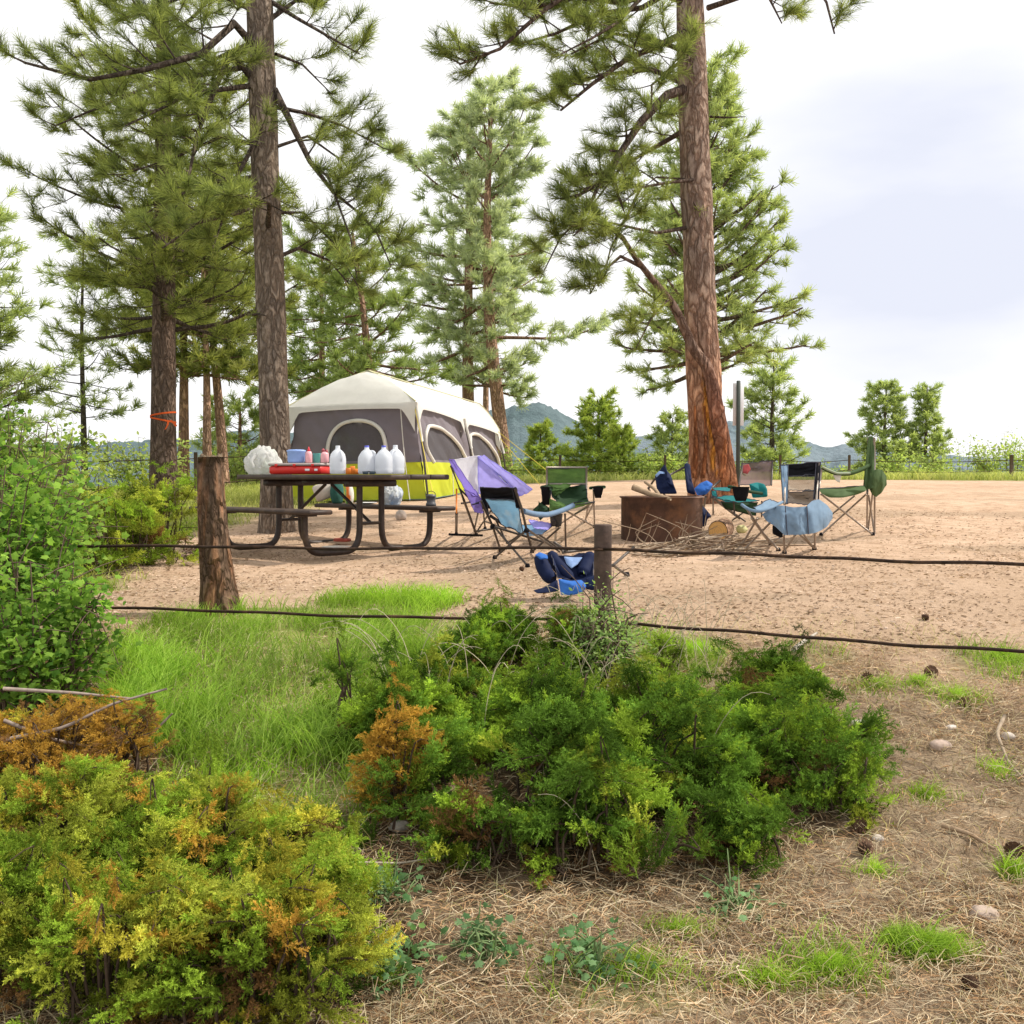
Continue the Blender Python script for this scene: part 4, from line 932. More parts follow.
# A lavender
c = Chair('camp_chair', 'lavender sling camp chair beside the right end of the picnic table', 'camp chair', z, GH(490, 533), group='folding camp chairs around the fire ring')
c.bar('back_post', [(88, 165, 10.55), (190, 440, 10.3), (285, 715, 'g', 0)], .013).bar('back_post', [(130, 345, 10.5), (130, 540, 10.4)], .008, M['orange']).bar('back_post', [(130, 540, 10.4), (128, 700, 'g', 0)], .014)
c.bars('leg', [[(150, 340, 10.5), (260, 450, 10.7)], [(170, 460, 10.4), (235, 450, 10.6)], [(298, 540, 10.8), (268, 690, 'g', 0)], [(340, 520, 10.9), (355, 660, 'g', 0)], [(400, 520, 11.0), (300, 680, 'g', 0)], [(350, 600, 10.9), (520, 670, 'g', 0)], [(420, 570, 11.1), (540, 660, 'g', 0)], [(285, 690, 'g', 0), (420, 668, 'g', 0)]], .009)
c.bars('foot_bar', [[(70, 716, 'g', 0), (335, 722, 'g', 0)]], .012, M['black']); c.foot([(128, 712, 'g', 0), (285, 718, 'g', 0), (355, 668, 'g', 0), (510, 672, 'g', 0)])
c.cloth('back_cloth', [(80, 120, 10.55), (310, 85, 10.85), (310, 385, 10.95), (255, 470, 10.6)], M['lavw'], (0, .06, -.02))
c.cloth('side_cloth', [(300, 88, 10.84), (345, 85, 10.86), (730, 345, 10.5), (640, 402, 10.5)], M['lav'], (0, -.03, -.02), seed=3)
c.cloth('side_cloth', [(300, 90, 10.84), (640, 400, 10.5), (480, 400, 10.7), (305, 385, 10.9)], M['lav'], (0, -.02, 0), seed=5)
c.cloth('edge_cloth', [(70, 115, 10.54), (110, 122, 10.56), (330, 430, 10.7), (190, 350, 10.5)], M['lavd'], (0, 0, .0), seed=4)
c.cloth('edge_cloth', [(190, 345, 10.5), (330, 425, 10.7), (335, 540, 10.75), (275, 530, 10.6)], M['lavd'], (0, 0, 0), seed=6)
c.cloth('seat_cloth', [(250, 470, 10.55), (340, 440, 10.75), (560, 420, 11.1), (420, 500, 11.2)], M['black'], (0, 0, -.05), seed=7)
# B light blue
M['ltblue'] = cloth_mat('light_blue_cloth', (.19, .38, .56), .35, dirt=(.36, .42, .45)); M['sky2'] = cloth_mat('grey_blue_cloth', (.22, .33, .48), .3)
c = Chair('camp_chair', 'light blue camp chair with black top band and mesh cup holder, seen from behind', 'camp chair', z, GH(515, 560), group='folding camp chairs around the fire ring')
c.cloth('top_band', [(315, 332, 9.15), (590, 340, 9.05), (612, 438, 9.12), (340, 425, 9.2)], M['black'], (0, .05, -.02)); c.cloth('side_band', [(315, 335, 9.14), (345, 335, 9.16), (385, 545, 9.3), (335, 510, 9.2)], M['black'])
c.cloth('side_band', [(568, 338, 9.02), (600, 338, 9.0), (645, 505, 9.05), (600, 500, 9.08)], M['black'])
c.cloth('back_cloth', [(345, 418, 9.2), (608, 430, 9.1), (662, 700, 9.25), (485, 622, 9.4)], M['ltblue'], (0, .06, 0), wr=.02, seed=8)
c.cloth('seat_cloth', [(485, 620, 9.4), (662, 695, 9.25), (800, 705, 9.7), (890, 640, 9.95)], M['ltblue'], (0, 0, -.05), wr=.02); c.cloth('seat_stripe', [(700, 590, 9.5), (740, 655, 9.45), (850, 665, 9.8), (880, 625, 9.9)], M['lav'], (0, 0, -.01))
c.bar('back_post', [(590, 345, 9.0), (645, 505, 9.03), (682, 670, 9.1), (725, 850, 'g', 0)], .011).bar('back_post', [(325, 440, 9.15), (415, 640, 9.35), (478, 845, 'g', 0)], .011)
c.bars('leg', [[(415, 630, 9.35), (690, 965, 'g', 0)], [(680, 670, 9.1), (432, 900, 'g', 0)], [(690, 665, 9.1), (940, 850, 'g', 0)], [(945, 650, 9.9), (722, 860, 'g', 0)], [(415, 640, 9.4), (800, 760, 9.8)], [(440, 590, 9.5), (530, 775, 9.6), (655, 690, 9.3)], [(780, 705, 9.8), (985, 860, 'g', 0)], [(985, 545, 9.95), (992, 835, 'g', 0)]], .0095)
c.foot([(432, 900, 'g', 0), (690, 970, 'g', 0), (725, 855, 'g', 0), (992, 835, 'g', 0), (478, 845, 'g', 0)])
for q in ((682, 672, 9.1), (415, 642, 9.35)):
    b = MB(); lump(b, c.p(q) - [0, 0, .02], (.024, .024, .024), 2, .05, 10, 8); b.build('joint', M['black'], c.root)
c.bar('armrest', [(655, 520, 9.05), (740, 545, 9.3), (850, 552, 9.7), (1000, 505, 9.95), (1050, 475, 10.0)], .024, M['sky2'], smooth=True)
c.bar('armrest', [(400, 560, 9.4), (520, 640, 9.9), (600, 655, 10.1)], .014, M['black'], smooth=True)
o = c.p((915, 640, 9.88)); b = MB(); b.lathe([(0, 0), (.045, .0), (.05, .02), (.058, .105), (.062, .112)], o, 18); b.build('cup_holder', M['blackmesh'], c.root)
# C green
M['gr1'] = cloth_mat('olive_green_cloth', (.10, .19, .05), .35, dirt=(.16, .27, .07)); M['gr2'] = cloth_mat('dark_green_cloth', (.028, .065, .03), .2)
z = Z(520, 455, 6.4)
c = Chair('camp_chair', 'green camp chair facing us with two dark cup holders, left of the fire ring', 'camp chair', z, GH(575, 525), frame='greyframe', group='folding camp chairs around the fire ring')
c.bars('back_post', [[(172, 78, 11.6), (172, 300, 11.55)], [(425, 78, 11.6), (425, 300, 11.55)]], .011)
c.bars('back_bar', [[(168, 80, 11.6), (428, 80, 11.6)], [(172, 187, 11.59), (425, 184, 11.59)]], .01)
c.cloth('back_cloth', [(176, 84, 11.6), (420, 84, 11.6), (420, 185, 11.62), (176, 185, 11.62)], M['gr1'], (0, .05, 0), wr=.03)
c.cloth('back_cloth', [(178, 190, 11.57), (420, 190, 11.57), (440, 310, 11.4), (240, 320, 11.4)], M['gr2'], (0, .08, -.02), wr=.05, seed=5); c.cloth('lumbar_cloth', [(180, 187, 11.56), (330, 190, 11.5), (235, 260, 11.45), (190, 250, 11.5)], M['gr1'], (0, -.03, 0), wr=.04)
c.cloth('seat_cloth', [(235, 315, 11.45), (440, 300, 11.45), (480, 300, 10.95), (190, 345, 10.95)], M['gr1'], (0, 0, -.04), wr=.03); c.cloth('seat_front', [(120, 300, 11.0), (185, 340, 10.95), (185, 360, 10.95), (130, 420, 11.0)], M['gr2'], (0, -.05, 0)); c.cloth('seat_front', [(85, 350, 11.1), (140, 300, 11.0), (180, 350, 10.95), (130, 420, 11.0)], M['gr2'], (0, -.03, 0)); c.cloth('seat_front', [(190, 280, 11.0), (280, 315, 10.95), (300, 340, 10.9), (190, 360, 10.9)], M['gr1'], (0, -.02, 0))
c.cloth('arm_cloth', [(135, 205, 11.1), (205, 208, 11.05), (190, 300, 11.0), (145, 310, 11.0)], M['black'], (0, -.05, 0)); c.bar('armrest', [(140, 208, 11.5), (165, 203, 11.2), (200, 215, 10.95)], .02, M['gr2'])
o = c.p((500, 275, 11.0)); b = MB(); b.lathe([(0, 0), (.03, 0), (.055, .1), (.07, .115)], o, 16); b.build('cup_holder', M['black'], c.root)
o = c.p((165, 320, 11.0)); b = MB(); b.lathe([(0, 0), (.035, 0), (.045, .17), (.055, .18)], o, 16); b.build('cup_holder', M['black'], c.root)
c.bar('armrest', [(450, 212, 11.5), (500, 205, 11.2), (540, 205, 10.95)], .016, M['gr2'])
c.bars('leg', [[(470, 215, 11.1), (478, 465, 'g', 0)], [(300, 360, 11.0), (475, 465, 'g', 0)], [(470, 300, 11.0), (240, 460, 'g', 0)], [(440, 300, 11.3), (418, 435, 'g', 0)], [(418, 310, 11.3), (475, 300, 11.0)], [(190, 350, 10.95), (250, 460, 'g', 0)], [(350, 380, 11.2), (440, 330, 11.3)], [(420, 420, 'g', 0), (470, 310, 11.0)]], .0095); c.foot([(478, 465, 'g', 0), (240, 462, 'g', 0), (418, 435, 'g', 0)])
# D fallen blue
M['navy'] = cloth_mat('navy_cloth', (.005, .012, .05), .1); M['blue'] = cloth_mat('bright_blue_cloth', (.05, .19, .62), .3); M['bl2'] = cloth_mat('pale_blue_cloth', (.28, .42, .72), .3)
c = Chair('child_camp_chair', 'small blue and navy chair collapsed on the ground at the fence post', 'camp chair', z, GH(560, 594), group='folding camp chairs around the fire ring')
for pts, r in (([(125, 640, 7.35), (140, 700, 7.3), (175, 770, 7.25), (215, 800, 7.2)], .05), ([(195, 625, 7.4), (235, 700, 7.35), (290, 760, 7.3), (330, 800, 7.25)], .045), ([(455, 630, 7.45), (430, 700, 7.4), (400, 770, 7.3)], .05)):
    q = smooth_path([c.p(a) for a in pts], 18, 3); b = MB(); b.tube(q, np.interp(np.linspace(0, 1, 18), [0, .1, .5, .9, 1], [r * .5, r * .85, r, r * .9, r * .5]) , 14, wob=lambda u, a: 1 + .15 * (fbm(np.cos(a) * 2 + 4, np.sin(a) * 2 + u * 5, 3.) - .5)); b.build('bolster', M['navy'], c.root)
c.cloth('back_cloth', [(200, 640, 7.35), (470, 640, 7.45), (470, 850, 7.15), (240, 800, 7.15)], M['navy'], (0, .1, -.03), wr=.05)
c.poly('inner_panel', [(280, 650, 7.25), (345, 655, 7.28), (402, 655, 7.25), (370, 700, 7.2), (330, 728, 7.15), (300, 700, 7.2)], M['bl2'], puff=.02)
c.poly('seat_panel', [(245, 792, 7.08), (330, 808, 7.02), (395, 800, 7.02), (432, 842, 7.0), (400, 885, 6.99), (330, 900, 6.98), (262, 898, 6.98)], M['blue'], puff=.05, wr=.03)
c.poly('flap', [(85, 868, 7.1), (150, 850, 7.1), (240, 798, 7.1), (252, 872, 7.03), (180, 885, 7.03), (110, 888, 7.03)], M['navy'], puff=.02); c.poly('flap', [(425, 790, 7.05), (500, 760, 7.05), (520, 830, 7.0), (470, 870, 7.0), (420, 860, 7.0)], M['navy'], puff=.04)
c.poly('bolster_top', [(95, 640, 7.25), (125, 622, 7.27), (175, 640, 7.27), (180, 665, 7.25), (130, 670, 7.23)], M['blue'], puff=.03)
c.bars('leg', [[(270, 625, 7.6), (475, 600, 7.7)], [(300, 615, 7.6), (220, 560, 7.7)], [(730, 590, 7.8), (600, 705, 7.55)], [(595, 705, 7.55), (690, 785, 'g', 0)], [(470, 700, 7.4), (600, 708, 7.55)]], .01); c.foot([(686, 782, 'g', 0)])
# E child's navy chair behind the ring
z = Z(640, 450, 8.533)
c = Chair('child_camp_chair', 'navy blue child chair with a bright blue panel standing behind the fire ring', 'camp chair', z, GH(672, 528), group='folding camp chairs around the fire ring')
c.poly('side_cloth', [(125, 220, 12.3), (165, 175, 12.3), (210, 118, 12.3), (232, 180, 12.2), (262, 210, 12.2), (290, 300, 12.1), (320, 375, 12.1), (150, 375, 12.1)], M['navy'], puff=.05, wr=.05)
c.poly('light_patch', [(128, 215, 12.2), (160, 180, 12.22), (225, 190, 12.22), (215, 205, 12.2), (165, 200, 12.2), (140, 235, 12.2)], M['bl2'], puff=.02)
c.poly('arm_cloth', [(375, 118, 12.4), (400, 108, 12.4), (425, 120, 12.4), (440, 260, 12.2), (478, 385, 12.1), (400, 365, 12.1), (385, 240, 12.2)], M['navy'], puff=.05, wr=.03)
c.poly('blue_panel', [(462, 330, 12.0), (510, 285, 12.0), (570, 258, 12.0), (622, 290, 12.0), (600, 340, 12.0), (560, 385, 12.0), (490, 388, 12.0)], M['blue'], puff=.09, wr=.04)
c.poly('lower_cloth', [(516, 465, 12.2), (560, 500, 12.2), (610, 560, 12.1), (575, 590, 12.1), (565, 650, 12.1), (515, 660, 12.1)], M['navy'], puff=.04, wr=.03)
c.bars('leg', [[(250, 215, 12.4), (390, 140, 12.4)], [(130, 240, 12.4), (70, 330, 12.5)], [(70, 325, 12.5), (170, 520, 'g', 0)], [(540, 390, 11.95), (680, 262, 12.3)], [(150, 300, 12.3), (330, 560, 'g', 0)], [(560, 400, 12.2), (530, 590, 'g', 0)], [(470, 390, 12.2), (600, 580, 'g', 0)]], .012)
# F teal
M['teal'] = cloth_mat('teal_cloth', (.015, .20, .21), .3); M['redmesh'] = mat_mesh('brown_red_mesh', (.13, .075, .08), .85)
c = Chair('camp_chair', 'teal camp chair with brownish mesh back and black cup holder', 'camp chair', z, GH(735, 525), group='folding camp chairs around the fire ring')
c.cloth('back_mesh', [(870, 110, 12.0), (1130, 95, 12.0), (1120, 300, 11.7), (845, 305, 11.7)], M['redmesh'], (0, .1, 0), wr=.03)
c.poly('back_patch', [(880, 130, 11.9), (925, 120, 11.9), (945, 165, 11.9), (915, 205, 11.88), (875, 195, 11.88)], cloth_mat('faded_red_print', (.45, .09, .09)), puff=.01)
c.cloth('arm_cloth', [(612, 320, 11.4), (775, 322, 11.6), (765, 352, 11.5), (640, 350, 11.2)], M['teal'], (0, 0, .02)); c.cloth('arm_cloth', [(610, 345, 11.2), (650, 350, 11.2), (660, 400, 11.15), (615, 400, 11.15)], M['teal'])
c.cloth('seat_cloth', [(605, 400, 11.1), (770, 390, 11.6), (1020, 430, 11.6), (870, 460, 11.1)], M['teal'], (0, 0, -.05), wr=.03); c.cloth('seat_side', [(690, 440, 11.1), (1000, 450, 11.05), (990, 560, 11.15), (730, 510, 11.2)], M['gr2'], (0, -.05, 0), wr=.03)
c.poly('arm_cloth', [(930, 290, 11.2), (1000, 275, 11.3), (1060, 290, 11.2), (1085, 330, 11.2), (1090, 400, 11.2), (960, 410, 11.2)], M['teal'], puff=.05)
o = c.p((860, 435, 10.85)); b = MB(); b.lathe([(0, 0), (.05, 0), (.07, .05), (.085, .135), (.09, .14)], o, 18); b.build('cup_holder', M['black'], c.root)
c.bar('armrest', [(755, 312, 10.9), (850, 330, 10.8), (930, 355, 10.85), (1040, 370, 11.1)], .016, M['gr2'], smooth=True)
c.bars('leg', [[(625, 400, 11.1), (625, 560, 'g', 0)], [(610, 405, 11.1), (850, 600, 'g', 0)], [(640, 420, 11.1), (900, 620, 'g', 0)], [(800, 440, 10.9), (808, 560, 11.0)], [(1000, 450, 11.1), (790, 610, 'g', 0)], [(1040, 440, 11.3), (1040, 580, 'g', 0)], [(845, 305, 11.7), (870, 110, 12.0)], [(1120, 300, 11.7), (1130, 95, 12.0)]], .009)
# G grey-blue with black mesh back
z = Z(720, 430, 5.689); M['gb'] = cloth_mat('slate_blue_cloth', (.20, .30, .42), .15)
c = Chair('camp_chair', 'slate blue camp chair with black mesh back, its seat cloth bulging forward', 'camp chair', z, GH(785, 548), frame='greyframe', group='folding camp chairs around the fire ring')
c.cloth('top_band', [(345, 198, 9.9), (568, 184, 9.9), (552, 262, 9.87), (362, 268, 9.87)], M['black'], (0, .03, -.015)); c.cloth('side_band', [(343, 198, 9.89), (387, 200, 9.89), (385, 420, 9.7), (358, 418, 9.7)], M['gb']); c.cloth('side_band', [(545, 186, 9.89), (571, 184, 9.89), (562, 395, 9.7), (532, 395, 9.7)], M['black'])
c.cloth('back_mesh', [(380, 262, 9.87), (545, 255, 9.87), (540, 345, 9.8), (385, 350, 9.8)], M['sheer'], (0, .08, 0), wr=.04); c.cloth('back_mesh', [(385, 350, 9.8), (540, 345, 9.8), (535, 425, 9.65), (385, 425, 9.65)], M['blackmesh'], (0, .08, 0), wr=.05)
c.drape('seat_cloth', [(240, 480, 9.5), (285, 445, 9.4), (350, 428, 9.3), (420, 440, 9.25), (495, 434, 9.25)], [(262, 515, 9.35), (310, 545, 9.3), (372, 600, 9.2), (430, 597, 9.2), (520, 590, 9.2)], M['gb'], .028, 2.0, bulge=.03, nf=3)
c.drape('side_panel', [(490, 436, 9.25), (525, 402, 9.3), (565, 394, 9.35), (612, 428, 9.5), (642, 470, 9.7)], [(500, 594, 9.2), (540, 586, 9.22), (580, 572, 9.3), (612, 548, 9.45), (642, 505, 9.7)], M['gb'], .02, 4.0, bulge=.06, nf=2)
c.bar('seam', [(495, 434, 9.22), (500, 515, 9.18), (505, 592, 9.17)], .005, M['piping'], smooth=True)
c.bar('seam', [(372, 432, 9.27), (378, 515, 9.22), (385, 598, 9.18)], .004, M['piping'], smooth=True)
c.poly('seat_cloth', [(300, 540, 9.5), (340, 560, 9.45), (372, 600, 9.4), (350, 615, 9.45), (300, 590, 9.5)], M['black'], puff=.03)
c.cloth('arm_cloth', [(190, 440, 9.3), (280, 395, 9.7), (345, 415, 9.7), (230, 475, 9.25)], M['gb'], (0, 0, -.02), wr=.03); c.bar('armrest', [(125, 425, 9.5), (165, 455, 9.3), (225, 470, 9.2), (300, 440, 9.3), (355, 410, 9.7)], .014, M['gb'], smooth=True)
c.bars('leg', [[(150, 445, 9.4), (250, 590, 9.4), (335, 690, 'g', 0)], [(215, 500, 9.3), (118, 680, 'g', 0)], [(285, 530, 9.3), (145, 685, 'g', 0)], [(365, 595, 9.25), (370, 705, 'g', 0)], [(432, 595, 9.25), (375, 690, 'g', 0)], [(455, 595, 9.3), (535, 680, 'g', 0)], [(475, 590, 9.35), (540, 685, 'g', 0)], [(542, 580, 9.4), (542, 685, 'g', 0)], [(180, 500, 9.6), (290, 660, 'g', 0)], [(340, 615, 9.6), (290, 655, 'g', 0)]], .0095)
c.foot([(335, 690, 'g', 0), (370, 705, 'g', 0), (540, 685, 'g', 0), (290, 655, 'g', 0)])
c.bar('back_post', [(365, 200, 9.9), (368, 425, 9.7)], .011).bar('back_post', [(560, 186, 9.9), (548, 400, 9.7)], .011)
# H right green
c = Chair('camp_chair', 'green camp chair seen sideways with tall back, rightmost of the chairs', 'camp chair', z, GH(848, 534), frame='greyframe', group='folding camp chairs around the fire ring')
M['gr3'] = cloth_mat('moss_green_cloth', (.085, .14, .055), .25); M['stripe'] = cloth_mat('pale_green_stripe', (.4, .46, .32), .2)
c.drape('back_cloth', [(838, 42, 11.1), (850, 36, 11.05), (862, 36, 11.0), (876, 46, 10.95)], [(812, 330, 10.9), (830, 338, 10.8), (850, 336, 10.75), (875, 325, 10.75)], M['gr3'], .022, 6.0, bulge=.02, nf=2)
c.bar('back_post', [(840, 45, 11.1), (842, 200, 11.0), (838, 360, 10.8)], .011).bar('back_post', [(874, 46, 10.95), (878, 200, 10.85), (868, 365, 10.8)], .011)
c.drape('pouch', [(848, 262, 10.8), (868, 232, 10.75), (890, 222, 10.75), (920, 226, 10.8), (946, 262, 10.95)], [(845, 330, 10.85), (862, 362, 10.8), (888, 384, 10.8), (918, 358, 10.85), (948, 312, 10.95)], M['gr3'], .025, 3.0, bulge=.05, nf=2)
c.bar('armrest', [(578, 212, 10.7), (620, 232, 10.7), (665, 250, 10.7), (740, 248, 10.75), (800, 228, 10.8), (850, 200, 10.85)], .021, M['gr3'], smooth=True); c.bar('arm_stripe', [(578, 209, 10.66), (620, 229, 10.66), (665, 248, 10.66), (740, 246, 10.71)], .012, M['stripe'], smooth=True)
c.poly('hanging_cord', [(640, 255, 10.7), (690, 258, 10.7), (680, 300, 10.7), (660, 290, 10.7)], M['paper'], puff=.01)
c.poly('seat_cloth', [(560, 335, 10.55), (640, 338, 10.6), (740, 335, 10.7), (820, 315, 10.75), (835, 345, 10.6), (780, 368, 10.6), (700, 385, 10.5), (620, 385, 10.5), (575, 360, 10.5)], M['gr3'], puff=.04, wr=.02, dirv=(0, -.6, .3)); c.cloth('seat_cloth', [(560, 335, 10.55), (820, 318, 10.75), (820, 322, 11.25), (575, 335, 11.15)], M['gr3'], (0, 0, -.04))
c.bars('leg', [[(578, 222, 10.7), (562, 340, 10.6)], [(575, 365, 10.55), (870, 602, 'g', 0)], [(832, 365, 10.7), (580, 602, 'g', 0)], [(765, 375, 11.2), (625, 490, 11.1), (560, 560, 'g', 0)], [(838, 360, 10.8), (838, 572, 'g', 0)], [(868, 365, 10.8), (845, 570, 'g', 0)], [(845, 370, 11.1), (882, 598, 'g', 0)], [(880, 375, 10.8), (882, 600, 'g', 0)]], .0095)
c.foot([(872, 602, 'g', 0), (578, 602, 'g', 0), (838, 572, 'g', 0)])

# ------------------------------------------------------------------ fire ring, wood
def fire_ring():
    Yc = 11.45; base = on(661.5, Yc, -.03); R = .42; top = EYE - (497 - HZ) / F * 11.05
    h = top - base[2]
    root = thing('fire_ring', base, 'rusty round steel fire ring in the middle of the camp site', 'fire ring')
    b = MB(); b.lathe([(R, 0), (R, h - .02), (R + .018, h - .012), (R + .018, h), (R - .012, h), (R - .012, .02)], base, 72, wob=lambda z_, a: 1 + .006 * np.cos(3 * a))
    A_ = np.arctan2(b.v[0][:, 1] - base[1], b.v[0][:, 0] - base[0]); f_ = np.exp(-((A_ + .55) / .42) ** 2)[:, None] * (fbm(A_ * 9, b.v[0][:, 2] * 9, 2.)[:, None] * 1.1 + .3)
    b.c[0] = 1 + f_ * np.array([3.2, 4.4, 5.6]); b.build('ring_wall', M['rust'], root)  # sunlit right side painted paler into the wall colour
    b = MB()
    for k in range(9):
        y = -.34 + k * .085; w = math.sqrt(max(.01, R * R - y * y)) - .03
        if k > 5: b.tube([base + [-w, y, h - .03], base + [w, y, h - .03]], .006, 6)
    b.tube([base + [-.25, .18, h - .022], base + [-.25, .4, h - .022]], .008, 6); b.build('grate', M['rust'], root)
    b = MB(); lump(b, base, (.36, .36, .14), 5, .3, 30, 14); b.build('ash', mat_solid('grey_ash', (.2, .18, .17), .95, .5, 12, bumpv=.8), root)
    return base, h
FB, FH = fire_ring()
M['wood'] = mat_solid('weathered_firewood', (.42, .30, .19), .85, .4, 18, bumpv=.5)
b = MB(); b.tube(smooth_path([P(633, 487, 11.3), P(650, 494, 11.2), P(671, 499, 11.0)], 14, 1), np.linspace(.035, .018, 14), 9, wob=lambda u, a: 1 + .2 * (fbm(np.cos(a) * 2 + 3, u * 8 + np.sin(a), 2.) - .5)); tag(b.build('firewood_stick', M['wood']), 'pale firewood stick lying across the top of the fire ring', 'firewood')
b = MB(); b.tube(smooth_path([P(645, 482, 11.6), P(655, 489, 11.4), P(660, 497, 11.15)], 12, 1), np.linspace(.016, .022, 12), 8); tag(b.build('firewood_stick', M['wood']), 'thin crooked stick poking up out of the fire ring', 'firewood')
def log_round():
    c = P(719, 523, 10.9); c[2] = float(gz(c[0], c[1])) + .11
    root = thing('log_round', c - [0, 0, .1], 'short cut log lying on its side with orange sawn end facing us', 'log')
    d = unit(np.array([.5, 1.0, .1])); b = MB(); b.tube([c - d * .03, c + d * .04, c + d * .1, c + d * .2], [.1, .105, .105, .1], 26, (.62, .42, .3), wob=lambda u, a: 1 + .05 * (fbm(np.cos(a) * 2 + 5, np.sin(a) * 2 + u, 1.) - .5)); b.build('log_bark', M['bark'], root)
    b = MB(); r = np.linspace(.093, .0, 9)[:, None]; a = np.linspace(0, 2 * math.pi, 27)[None]
    A = unit(np.cross(d, [0, 0, 1.])); B = np.cross(d, A); V = c - d * .034 + r[..., None] * (np.cos(a)[..., None] * A + np.sin(a)[..., None] * B)
    b.grid(V, np.repeat(np.where(np.arange(9) % 2 == 0, 1.0, .82)[:, None], 27, 1).reshape(-1)[:, None] * np.array([[1, 1, 1.]])); b.build('sawn_end', mat_solid('sawn_wood', (.72, .40, .13), .8, .15, 30), root)
log_round()
def twig_pile():
    rs = random.Random(4); b = MB()
    for k in range(330):
        px = rs.gauss(690, 40); 
        if not 628 < px < 772: continue
        Y = rs.uniform(9.6, 10.75); h = max(0, .08 * math.exp(-((px - 695) / 38) ** 2) * math.exp(-((Y - 10.3) / .35) ** 2))
        p = on(px, Y, .01 + rs.random() * h * 1.6); a = rs.gauss(.2, .7); L = rs.uniform(.08, .38)
        e = rs.gauss(0, .22); q = [p + L * t * np.array([math.cos(a), math.sin(a) * .7, e * .7]) + [0, 0, rs.uniform(-.01, .02)] for t in (0, .5, 1)]
        for i in q: i[2] = max(i[2], float(gz(i[0], i[1])) + .006)
        c = rs.choice([(.32, .23, .16), (.42, .32, .23), (.2, .14, .1), (.5, .4, .3), (.28, .2, .13)])
        b.tube(q, [rs.uniform(.003, .010)] * 2 + [.003], 5, c)
    for k in range(18):
        p = on(rs.gauss(672, 20), rs.uniform(10.2, 10.7), .02); q = [p, p + [rs.gauss(0, .1), 0, .12], p + [rs.gauss(.0, .2), -.05, rs.uniform(.15, .33)]]
        b.tube(smooth_path(q, 6, 1), [.004] * 5 + [.002], 4, (.36, .27, .19))
    tag(b.build('twig_pile', M['twig']), 'heap of broken twigs and kindling on the dirt in front of the fire ring', 'kindling pile')
twig_pile()
p = GH(742, 533); b = MB(); lump(b, p, (.06, .05, .05), 9, .25); tag(b.build('wrapper', cloth_mat('pale_yellow_wrapper', (.8, .75, .4), .3), org=p), 'crumpled pale yellow wrapper on the dirt right of the cut log', 'wrapper')
p = on(777, 11.3); p = P(776, 492, 11.4); 

# ------------------------------------------------------------------ sign post
def sign():
    base = on(737, 15.6, -.05); root = thing('sign_post', base, 'thin white sign seen from behind on a dark green metal post', 'sign')
    t = P(738.5, 381, 15.6); b = MB(); b.box((base + t) / 2, (.055, .03, t[2] - base[2]), bev=.006); b.build('post', mat_solid('dark_green_steel', (.045, .06, .05), .5, .2), root)
    c = (P(738, 383, 15.62) + P(738, 426, 15.62)) / 2; b = MB(); b.box(c + [.0, .022, 0], (.155, .006, .60), rz=.0, bev=.002); pn = b.build('sign_panel', mat_solid('white_sign_back', (.75, .76, .78), .4, .08, 6), root)
    for dz in (-.2, .2): b = MB(); b.lathe([(0, 0), (.01, 0), (.01, .01), (0, .01)], c + [0, -.02, dz], 8); b.build('bolt', M['greyframe'], pn)
sign()

# ------------------------------------------------------------------ fences
def cable_fence():
    root = thing('cable_fence', on(603, 5.8), 'low cable fence with two dark steel cables on a round wooden post', 'fence')
    b = MB(); p0 = on(603, 5.8, -.1); top = EYE - (526 - HZ) / F * 5.8
    n = 24; zs = np.linspace(p0[2], top, 16)
    prof = [(.047, z_ - p0[2]) for z_ in zs] + [(.043, top + .008 - p0[2]), (.0, top + .01 - p0[2])]
    b.lathe(prof, p0, n, wob=lambda z_, a: 1 + .08 * (fbm(np.cos(a) * 2 + 4, np.sin(a) * 2 + z_ * 2, 6., 4) - .5)); b.build('post', mat_bark_dark, root)
    for (zl, zm, zr, sag) in ((.395, .385, .395, .012), (.72, .765, .785, .02)):
        L = P(-120, 475, 6.5); L[2] = EYE - zl; Mi = np.array([(603 - 512) / F * 5.8, 5.8 - .05, EYE - zm]); R = np.array([3.4, 4.45, EYE - zr])
        pts = []
        for (a, c_) in ((L, Mi), (Mi, R)):
            for t in np.linspace(0, 1, 30):
                q = a + (c_ - a) * t; q = q - [0, 0, sag * 4 * t * (1 - t)]; pts.append(q)
        pts = np.array(pts); tt = np.arange(len(pts)); pts[:, 2] += .006 * np.sin(tt * .9) * np.sin(tt * .37 + 1); b = MB(); b.tube(pts, .0082, 8); b.build('cable', M['cable'], root)
    for dx in (-1,):
        e = P(-120, 475, 6.5); e[2] = float(gz(e[0], 6.5)) - .1; b = MB(); b.lathe([(.047, 0), (.047, .8), (.04, .81), (0, .812)], e, 20); b.build('post', mat_bark_dark, root)
    e = np.array([3.42, 4.44, float(gz(3.42, 4.44)) - .1]); b = MB(); b.lathe([(.047, 0), (.047, 1.0), (.04, 1.01), (0, 1.012)], e, 20); b.build('post', mat_bark_dark, root)
mat_bark_dark = mat_solid('dark_treated_wood', (.075, .045, .034), .8, .35, 25, bumpv=.5, dirt=(.13, .08, .06))
cable_fence()
